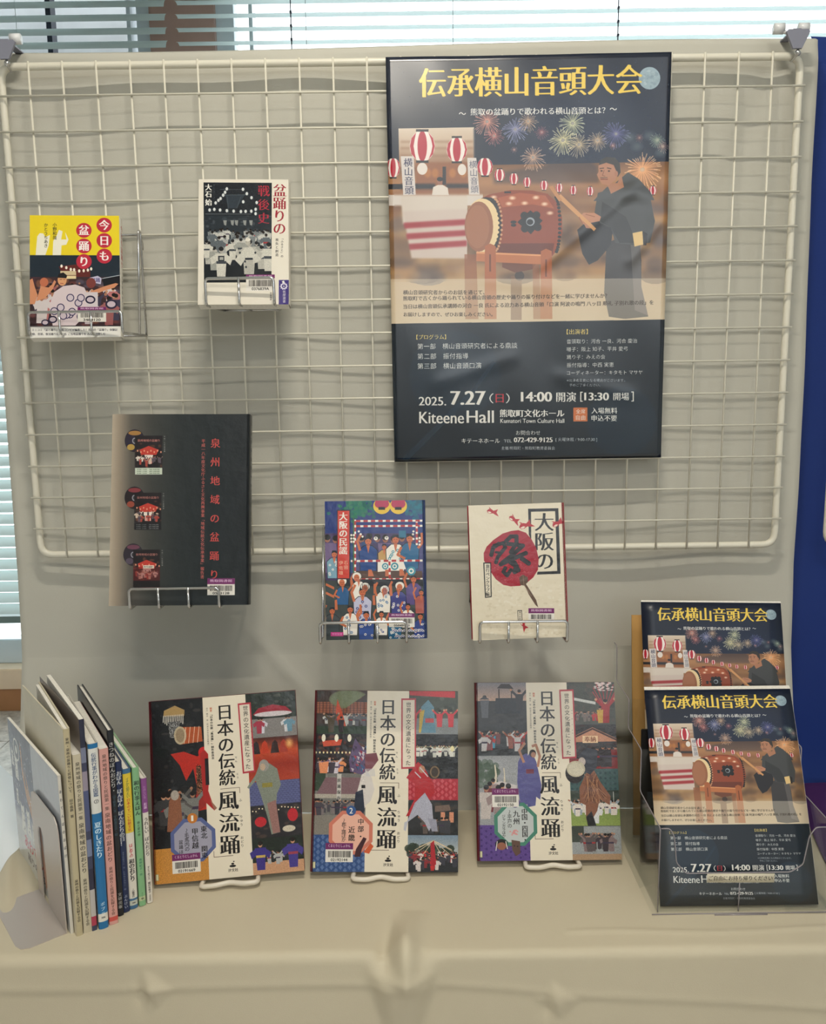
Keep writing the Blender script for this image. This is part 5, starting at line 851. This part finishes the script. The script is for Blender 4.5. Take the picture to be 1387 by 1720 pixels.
PO = sheet('poster', quad_surface((-.0220, .0, 1.8770), (.3976, .0, 1.8790), (.4010, .0, 1.2835), (-.0190, .0, 1.2820), poster_wave), 60, 84, print_material('poster_print', IMG['concert'], .24, .08, 14, .85), thick=.0003)
tag(PO, 'large dark blue concert poster with drummer and fireworks on the grid', 'poster')

def book(name_label, img, o, yaw, lean, roll, w, h, t, spine, board, cat='book', cover=(200, 196, 186), hard=True, rough=.25, group=None, spine_img=None):
    """front face at local y = 0, facing -y; spine 'L' or 'R'"""
    R = empty('book'); tag(R, name_label, cat, group)
    yw, ln, rl = [math.radians(a) for a in (yaw, lean, roll)]; u = Vector((math.cos(yw), math.sin(yw), 0)); n = Vector((-math.sin(yw), math.cos(yw), 0)); v = Vector((0, 0, 1)) * math.cos(ln) + n * math.sin(ln)
    u2 = u * math.cos(rl) + v * math.sin(rl); v2 = -u * math.sin(rl) + v * math.cos(rl); b = -(u2.cross(v2)); b = b if b.y > 0 else -b
    Mx = Matrix(((u2.x, b.x, v2.x, o[0]), (u2.y, b.y, v2.y, o[1]), (u2.z, b.z, v2.z, o[2]), (0, 0, 0, 1))); R.matrix_world = Mx
    c = .0022 if hard else .0005; k = .003 if hard else .0
    cov = material('book_cover', board, .3); pm = print_material('cover_print', img, rough, .35, 45); sg = 1 if spine == 'R' else -1; x0, x1 = -w / 2, w / 2
    bm = bmesh.new(); box(bm, x0, x1, 0, c, 0, h); box(bm, x0, x1, t - c, t, 0, h)
    xs = x1 if sg > 0 else x0; n_ = 6; P = []        # rounded spine strip
    for i in range(n_ + 1): a = math.pi * i / n_; P.append((xs + sg * (.0025 if hard else .0012) * math.sin(a), t * (1 - math.cos(a)) / 2))
    Q = [(x - sg * c, y) for x, y in P]
    prism(bm, P + Q[::-1], h, 'z', 0)
    bm.normal_update(); uv = bm.loops.layers.uv.new('UVMap')
    for f in bm.faces:
        if f.normal.y < -.99 and all(abs(vv.co.y) < 1e-5 for vv in f.verts) and f.calc_area() > w * h * .8:
            f.material_index = 1
            for l in f.loops: l[uv].uv = ((l.vert.co.x + w / 2) / w, l.vert.co.z / h)
        elif sg * f.normal.x > .3 and abs(f.calc_center_median().x - xs) < .004 and len(f.verts) == 4 and spine_img:
            f.material_index = 2
            for l in f.loops: l[uv].uv = (l.vert.co.y / t if sg > 0 else 1 - l.vert.co.y / t, l.vert.co.z / h)
    mats = [cov, pm] + ([print_material('spine_print', spine_img, .3, 0)] if spine_img else [])
    obj('cover', bm, mats, R)
    bm = bmesh.new(); e0, e1 = (x0 + k, x1 - c) if sg > 0 else (x0 + c, x1 - k); box(bm, e0, e1, c + .0001, t - c - .0001, k, h - k); obj('page_block', bm, M['paper'], R)
    return R
def strip_img(base, cols, n=4):
    c = Canvas(60, 600, base); c.Hm = np.diag([.6, .6, 1.0])
    for args in cols: c.vtext(*args)
    return c.image('spine_print')
K_ = (40, 40, 44)
book('small paperback with yellow top and night festival photo, far left on the grid', IMG['tonight'], (-.4822, -.069, 1.4772), 7.3, 15.4, .38, .128, .188, .018, 'R', (222, 218, 206), hard=False, rough=.16,
     spine_img=strip_img((222, 218, 206), [('今日も盆踊り', 50, 60, 420, (180, 50, 60), 'heavy', 56), ('小野和哉', 50, 480, 640, K_, 'bold', 36), ('かとうちあき', 50, 650, 830, K_, 'bold', 30)]))
book('white paperback with black and white festival photo and red title letters', IMG['postwar'], (-.2303, -.0887, 1.5189), 2.4, 14.3, -.38, .130, .188, .020, 'R', (218, 212, 198), hard=False, rough=.2)
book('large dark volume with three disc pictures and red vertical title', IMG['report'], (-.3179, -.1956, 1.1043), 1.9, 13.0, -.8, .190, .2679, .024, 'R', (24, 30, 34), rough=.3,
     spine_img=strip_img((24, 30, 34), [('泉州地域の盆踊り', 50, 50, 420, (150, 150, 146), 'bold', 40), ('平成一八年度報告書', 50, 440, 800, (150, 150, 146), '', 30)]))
book('book with colourful drawing of a stage and blue robed dancers', IMG['folk'], (-.0444, -.209, 1.0559), 1.4, 10.6, -.2, .137, .1911, .018, 'R', (40, 60, 110), rough=.2)
book('cream book with a red round fan and goldfish', IMG['fan'], (.1536, -.2149, 1.0557), 2.7, 10.0, .6, .131, .1847, .016, 'R', (150, 36, 50), rough=.2)
book('wide hardcover with orange corner, red cloaked dancer and octagon numbered 1', IMG['vol1'], (-.2584, -.2235, .712), 4.1, 16.4, 2.2, .210, .2538, .011, 'L', (96, 26, 34), rough=.2)
book('wide hardcover with blue corner, red robed drummer and octagon numbered 2', IMG['vol2'], (-.0387, -.2155, .712), 1.2, 18.1, -1.65, .210, .254, .011, 'L', (96, 26, 34), rough=.2)
book('wide hardcover with purple corner, straw skirted drummer and octagon numbered 3', IMG['vol3'], (.2028, -.1924, .712), 1.6, 18.7, -1.1, .210, .2547, .011, 'L', (96, 26, 34), rough=.2)

# white display stands under the three wide books: a tube lip in front, two feet and a back rest
def book_stand(x, y, yaw, lean, roll, label, off):
    r = empty('book_stand', (x, y, .7015), (0, 0, math.radians(yaw))); tag(r, label, 'book stand', 'white stands under the wide books'); L = math.radians(lean); z0 = .0035
    bm = bmesh.new(); s = math.tan(math.radians(roll)) * .04
    P = fillet([(off - .036, .03, z0 + .002 - s), (off - .040, -.010, z0 + .003 - s), (off - .02, -.012, z0 + .0035), (off, -.006, z0 + .004), (off + .02, -.012, z0 + .0035 + s * .6), (off + .040, -.010, z0 + .003 + s), (off + .036, .03, z0 + .002 + s)], .006)
    tube(bm, P, .0035, 10); obj('front_lip', bm, M['standwhite'], r, True)
    bm = bmesh.new(); B = lambda x_, t: (x_, .018 + math.sin(L) * t, z0 + .003 + math.cos(L) * t)
    tube(bm, fillet([B(off - .036, .0), B(off - .03, .16), B(off + .03, .16), B(off + .036, .0)], .02), .0028, 8); obj('back_rest', bm, M['standwhite'], r, True)
    bm = bmesh.new(); tube(bm, fillet([(off - .03, .055, z0 + .045), (off - .04, .12, .0005), (off + .04, .12, .0005), (off + .03, .055, z0 + .045)], .01), .0028, 8); obj('rear_strut', bm, M['standwhite'], r, True)
book_stand(-.2584, -.2235, 4.1, 16.4, 2.2, 'white stand under the book with the orange corner', 0); book_stand(-.0387, -.2155, 1.2, 18.1, -1.6, 'white stand under the book with the blue corner', -.006); book_stand(.2028, -.1924, 1.6, 18.7, -1, 'white stand under the book with the purple corner', .002)

# chrome wire book holders hooked on the grid
def wire_holder(xs, yl, zb, zt, ztop, lean, label, tx=0.0, sx0=None, sx1=None, sb0=None, sb1=None):
    """xs: x of the lip's uprights; yl: y of the lip; zb..zt its height; ztop: where it hooks on the grid"""
    r = empty('book_holder', ((xs[0] + xs[-1]) / 2, -.006, zb)); tag(r, label, 'book holder', 'chrome wire book holders'); X = [x - (xs[0] + xs[-1]) / 2 for x in xs]; Y = yl + .006; H = zt - zb; T = ztop - zb; q = .0018
    a, b = (X[0] if sx0 is None else sx0 - (xs[0] + xs[-1]) / 2), (X[-1] if sx1 is None else sx1 - (xs[0] + xs[-1]) / 2)
    bm = bmesh.new(); tube(bm, fillet([(a, -.004, .0), (X[0], Y, 0), (X[0], Y, H), (X[-1], Y, H), (X[-1], Y, 0), (b, -.004, .0)], .006), q * 1.15, 8); obj('front_lip', bm, M['chrome'], r, True)
    for x in X[1:-1]: bm = bmesh.new(); tube(bm, fillet([(x, Y - .001, H + .001), (x, Y - .001, 0), (x, -.004, 0)], .005), q, 8); obj('tray_wire', bm, M['chrome'], r, True)
    m_ = (xs[0] + xs[-1]) / 2
    for x, xb in ((a, X[0] if sb0 is None else sb0 - m_), (b, X[-1] if sb1 is None else sb1 - m_)):      # side triangles: one wire down the grid, one leaning out under the book
        yb = Y + .03
        bm = bmesh.new(); tube(bm, fillet([(x, -.003, 0), (x, -.003, T), (x, -.012, T), (xb, yb, 0)], .004), q, 8); tube(bm, [(x, -.003, T - .012), (x, .004, T - .016), (x, .004, T - .026)], q * .9, 6); obj('side_support', bm, M['chrome'], r, True)
    for z_ in (0, T * .97): bm = bmesh.new(); tube(bm, [(a, -.003, z_), (b, -.003, z_)], q, 8); obj('back_wire', bm, M['chrome'], r, True)
wire_holder((-.5435, -.4985, -.4527, -.4085), -.082, 1.482, 1.5125, 1.636, 15, 'chrome wire holder under the yellow topped paperback, side wires showing at its right', sx1=-.397, sb1=-.3935)
wire_holder((-.2815, -.2340, -.1845), -.098, 1.518, 1.5545, 1.66, 14, 'chrome wire holder under the black and white photo paperback', sx0=-.276, sx1=-.190)
wire_holder((-.3815, -.3415, -.3005, -.2590), -.204, 1.102, 1.1305, 1.282, 13, 'chrome wire holder under the large dark volume')
wire_holder((-.1203, -.0812, -.0422, -.0024), -.217, 1.053, 1.0825, 1.182, 10, 'chrome wire holder under the blue stage drawing book', sx0=-.1335, sx1=-.004)
wire_holder((.0972, .1361, .1752, .2157), -.224, 1.053, 1.0825, 1.182, 10, 'chrome wire holder under the cream fan book', sx0=.099, sx1=.208)

# ---------------------------------------------------------------- standing row of books with a bookend
def row_book(x, y, yaw, t, h, d, spine, board, label, hard=True, side=None, open_=0.0, lean=.8):
    """spine toward the viewer: local x thickness, y depth to the back, z up"""
    R = empty('book', (x, y, .7015), (0, math.radians(lean), math.radians(yaw))); tag(R, label, 'book', 'books standing in a row at the left'); c = .0018 if hard else .0004; k = .0025 if hard else 0.0
    mb = material('book_cover', board, .35, noise=.04, nscale=30); ms = print_material('spine_print', spine, .3, 0); mats = [mb, ms]
    if side: mats.append(print_material('side_print', side, .12, .3, 30))
    bm = bmesh.new(); uv = bm.loops.layers.uv.new('UVMap'); n_ = 6; bul = t * (.22 if hard else .12)
    P = [(t * (1 - math.cos(math.pi * i / n_)) / 2, -bul * math.sin(math.pi * i / n_) + bul * .3) for i in range(n_ + 1)]; prism(bm, P + [(q[0], q[1] + c * 1.2) for q in P[::-1]], h, 'z', 0)
    box(bm, t - c, t, bul * .3, d, 0, h)
    if not open_: box(bm, 0, c, bul * .3, d, 0, h)
    bm.normal_update()
    for f in bm.faces:
        ce = f.calc_center_median()
        if f.normal.y < -.15 and ce.y < bul * .31 and abs(f.normal.z) < .1 and f.calc_area() > h * t * .05:
            f.material_index = 1
            for l in f.loops: l[uv].uv = (l.vert.co.x / t, l.vert.co.z / h)
        elif side and f.normal.x < -.9 and f.calc_area() > d * h * .5 and ce.x < 1e-4:
            f.material_index = 2
            for l in f.loops: l[uv].uv = (1 - l.vert.co.y / d, l.vert.co.z / h)
    obj('cover', bm, mats, R)
    if open_: bm = bmesh.new(); box(bm, -c, 0, 0, d, 0, h); f = obj('front_board', bm, [mb], R); f.location = (c, bul * .3, 0); f.rotation_euler = (0, 0, math.radians(open_))
    bm = bmesh.new(); box(bm, c + .0001, t - c - .0001, bul * .3 + c * 1.3, d - k, k, h - k); obj('page_block', bm, M['paper'], R); return R
cat_spine = Canvas(24, 800, (214, 210, 200)); cat_spine.Hm = np.diag([1, 1, 1.0]); cat_spine.vtext('あわてんぼのおばけ', 12, 60, 420, (60, 60, 70), 'bold', 18)
row_book(-.4438, -.3267, 39.4, .0040, .219, .244, cat_spine.image('spine_print'), (210, 206, 198), 'thin picture book with white cats on a night sky, leftmost of the row', False, IMG['cat'], lean=0)
RB = [(-.4341, -.3316, 33.8, .20, True, 4.6, (206, 196, 170), 'tall thin beige spine with small black letters, second from the left'), (-.4271, -.3259, 33.5, .19, False, 0, (202, 192, 168), 'cream spine with brown brush letters, third from the left'),
      (-.4180, -.3214, 34.5, .20, False, 2.5, (120, 110, 104), 'tallest spine, thin dark blue photo print, left of the bright blue one'), (-.4103, -.3181, 32, .20, True, 0, (196, 192, 184), 'bright blue spine with white upper part'),
      (-.3996, -.3099, 32, .19, False, 0, (206, 160, 150), 'pink spine with brown brush letters'), (-.3953, -.2916, 32.2, .20, True, 0, (30, 34, 42), 'near black spine with white letters, right of the pink one'),
      (-.3912, -.2842, 32.5, .18, True, 0, (28, 44, 84), 'navy spine with bold white letters'), (-.3841, -.2767, 32.7, .18, True, 0, (60, 90, 120), 'spine with a yellow band over a white label'),
      (-.3732, -.2706, 33, .17, True, 0, (150, 190, 150), 'light green spine with dark letters'), (-.3642, -.2643, 33.2, .16, True, 0, (220, 214, 206), 'shortest spine, white with a purple top, rightmost of the row')]
for i, (x, y, yaw, d, hard, op, board, label) in enumerate(RB):
    t, h = SPINES[i][:2]; row_book(x, y, yaw, t * .98, h, d, art_spine(i), board, label, hard, None, op)
be = empty('bookend', (-.4438, -.3267, .7015), (0, 0, math.radians(39.4))); tag(be, 'grey steel bookend with a slotted upright at the left of the row', 'bookend')
bm = bmesh.new(); R_ = [(-.004, .004), (-.048, .004), (-.058, .009), (-.062, .02), (-.062, .115), (-.058, .124), (-.048, .128), (-.004, .128)]; prism(bm, R_, .0014, 'z', .0002); obj('base_plate', bm, M['steel'], be)
bm = bmesh.new(); U = [(.004, 0), (.004, .138), (.008, .150), (.018, .157), (.090, .157), (.112, .156), (.124, .15), (.128, .138), (.128, 0), (.104, 0), (.104, .10), (.099, .110), (.088, .112), (.080, .104), (.079, 0)]
prism(bm, U, .0012, 'x', -.0042); obj('upright_plate', bm, M['steel'], be)

# ---------------------------------------------------------------- clear brochure holder with its contents
bh = empty('brochure_holder', (.443, -.17, .7015)); tag(bh, 'clear plastic tiered holder full of concert handbills at the right end', 'brochure holder')
def panel(name, pts, d, axis, at): bm = bmesh.new(); prism(bm, pts, d, axis, at); o = obj(name, bm, M['plastic'], bh); o.location = (-.443, .17, -.7015); return o
def rounded(P, r): return [(p.x, p.y) for p in fillet([(a, b, 0) for a, b in P], r, 4, True)]
side = rounded([(-.302, .704), (-.302, .8235), (-.206, .826), (-.206, .888), (-.136, .890), (-.136, .934), (-.062, .936), (-.058, .992), (-.042, .992), (-.042, .704)], .005)
for x, nm in ((.3255, 'side_wall'), (.5520, 'side_wall')): panel(nm, side, .002, 'x', x)
panel('front_wall', rounded([(.3275, .704), (.3275, .8235), (.339, .8235), (.345, .812), (.349, .775), (.362, .7595), (.500, .7595), (.516, .77), (.522, .81), (.530, .8225), (.552, .8225), (.552, .704)], .003), .002, 'y', -.302)
for y, z in ((-.206, .888), (-.136, .934), (-.060, .992)): panel('divider', rounded([(.3275, .704), (.3275, z), (.552, z), (.552, .704)], .004), .002, 'y', y)
panel('base', rounded([(.318, -.306), (.318, -.04), (.560, -.04), (.560, -.306)], .01), .0022, 'z', .7018)
bm = bmesh.new()
for P in (fillet([(.3265, -.302, .704), (.3265, -.302, .8235), (.3265, -.206, .826), (.3265, -.206, .888), (.3265, -.136, .890), (.3265, -.136, .934), (.3265, -.062, .936), (.3265, -.058, .992), (.3265, -.042, .992)], .005), fillet([(.553, -.302, .704), (.553, -.302, .8235), (.553, -.206, .826), (.553, -.206, .888), (.553, -.136, .890), (.553, -.136, .934), (.553, -.062, .936), (.553, -.058, .992), (.553, -.042, .992)], .005), [(.318, -.306, .703), (.560, -.306, .703)], [(.40, -.309, .703), (.47, -.309, .703)], fillet([(.3275, -.303, .8235), (.339, -.303, .8235), (.345, -.303, .812), (.349, -.303, .775), (.362, -.303, .7595), (.500, -.303, .7595), (.516, -.303, .77), (.522, -.303, .81), (.530, -.303, .8225), (.552, -.303, .8225)], .004), [(.4335, -.303, .704), (.4335, -.303, .745)]): tube(bm, P, .0008, 6)
o = obj('rim', bm, material('acrylic_edge', (148, 142, 146), .12), bh, True); o.location = (-.443, .17, -.7015)
bill = print_material('handbill_print', IMG['concert'], .35, 0)
def handbill(TL, TR, BR, BL, label, bend, n, curl=0.0):
    r = empty('handbills', ((BL[0] + BR[0]) / 2, BL[1], BL[2])); tag(r, label, 'flyers', 'concert handbills in the holder'); off = Vector(r.location)
    f = quad_surface(TL, TR, BR, BL, lambda u, v: bend * math.sin(math.pi * v) + curl * (v ** 3) * u * u)
    s = sheet('top_sheet', lambda u, v: f(u, v) - off, 10, 20, bill, r, .0002)
    bm = bmesh.new(); A = []
    for k, dd in ((0, .0006), (1, n)):
        A.append([[bm.verts.new(f(u, v) - off + Vector((.0004, dd * .9, dd * .2)) + Vector((.0015 * k, 0, 0))) for u in (0, .5, 1)] for v in [j / 12 for j in range(13)]])
    for g in A:
        for j in range(12):
            for i in range(2): bm.faces.new((g[j][i], g[j][i + 1], g[j + 1][i + 1], g[j + 1][i]))
    for j in range(12):
        for i in (0, 2): bm.faces.new((A[0][j][i], A[0][j + 1][i], A[1][j + 1][i], A[1][j][i]))
    for j in (0, 12):
        for i in range(2): bm.faces.new((A[0][j][i], A[0][j][i + 1], A[1][j][i + 1], A[1][j][i]))
    bmesh.ops.recalc_face_normals(bm, faces=bm.faces); obj('sheet_stack', bm, M['paper'], r); return r
handbill((.3400, -.165, .9600), (.5515, -.165, .9590), (.5439, -.2958, .7070), (.3322, -.2950, .7070), 'stack of concert handbills in the front pocket, whole sheet in view', .004, .009)
handbill((.3500, -.100, 1.0740), (.5610, -.100, 1.0690), (.5530, -.190, .7900), (.3430, -.190, .7900), 'concert handbills in the rear pocket, lower half hidden by the front stack', .002, .006)
ev = empty('envelope', (.45, -.12, .706)); tag(ev, 'brown kraft paper envelope behind the handbills', 'envelope')
s = sheet('envelope_body', quad_surface((-.106, .046, .340), (.106, .046, .338), (.106, .002, .0), (-.106, .002, .0), lambda u, v: .003 * math.sin(3.1 * v) + .002 * math.sin(7 * v + 3 * u)), 8, 12, M['kraft'], ev, .004)
fd = gbox('folder', (-.1085, .105, -.003, .003, 0, .200), M['black'], None, .001); fd.location = (.4435, -.188, .7045); fd.rotation_euler = (math.radians(-4), 0, 0); tag(fd, 'thin black folder edge behind the front handbills', 'folder')
lb = Canvas(700, 110, (222, 214, 192)); lb.text('ご自由にお持ち帰りください', 20, 680, 56, (40, 36, 30), 'bold', h=58)
lab = sheet('paper_label', quad_surface((.3900, -.3035, .7590), (.4790, -.3035, .7578), (.4790, -.3035, .7450), (.3900, -.3035, .7462)), 2, 1, print_material('label_print', lb.image('label_print'), .6, 0), thick=.0004)
tag(lab, 'small cream paper label stuck on the clear holder front', 'label')
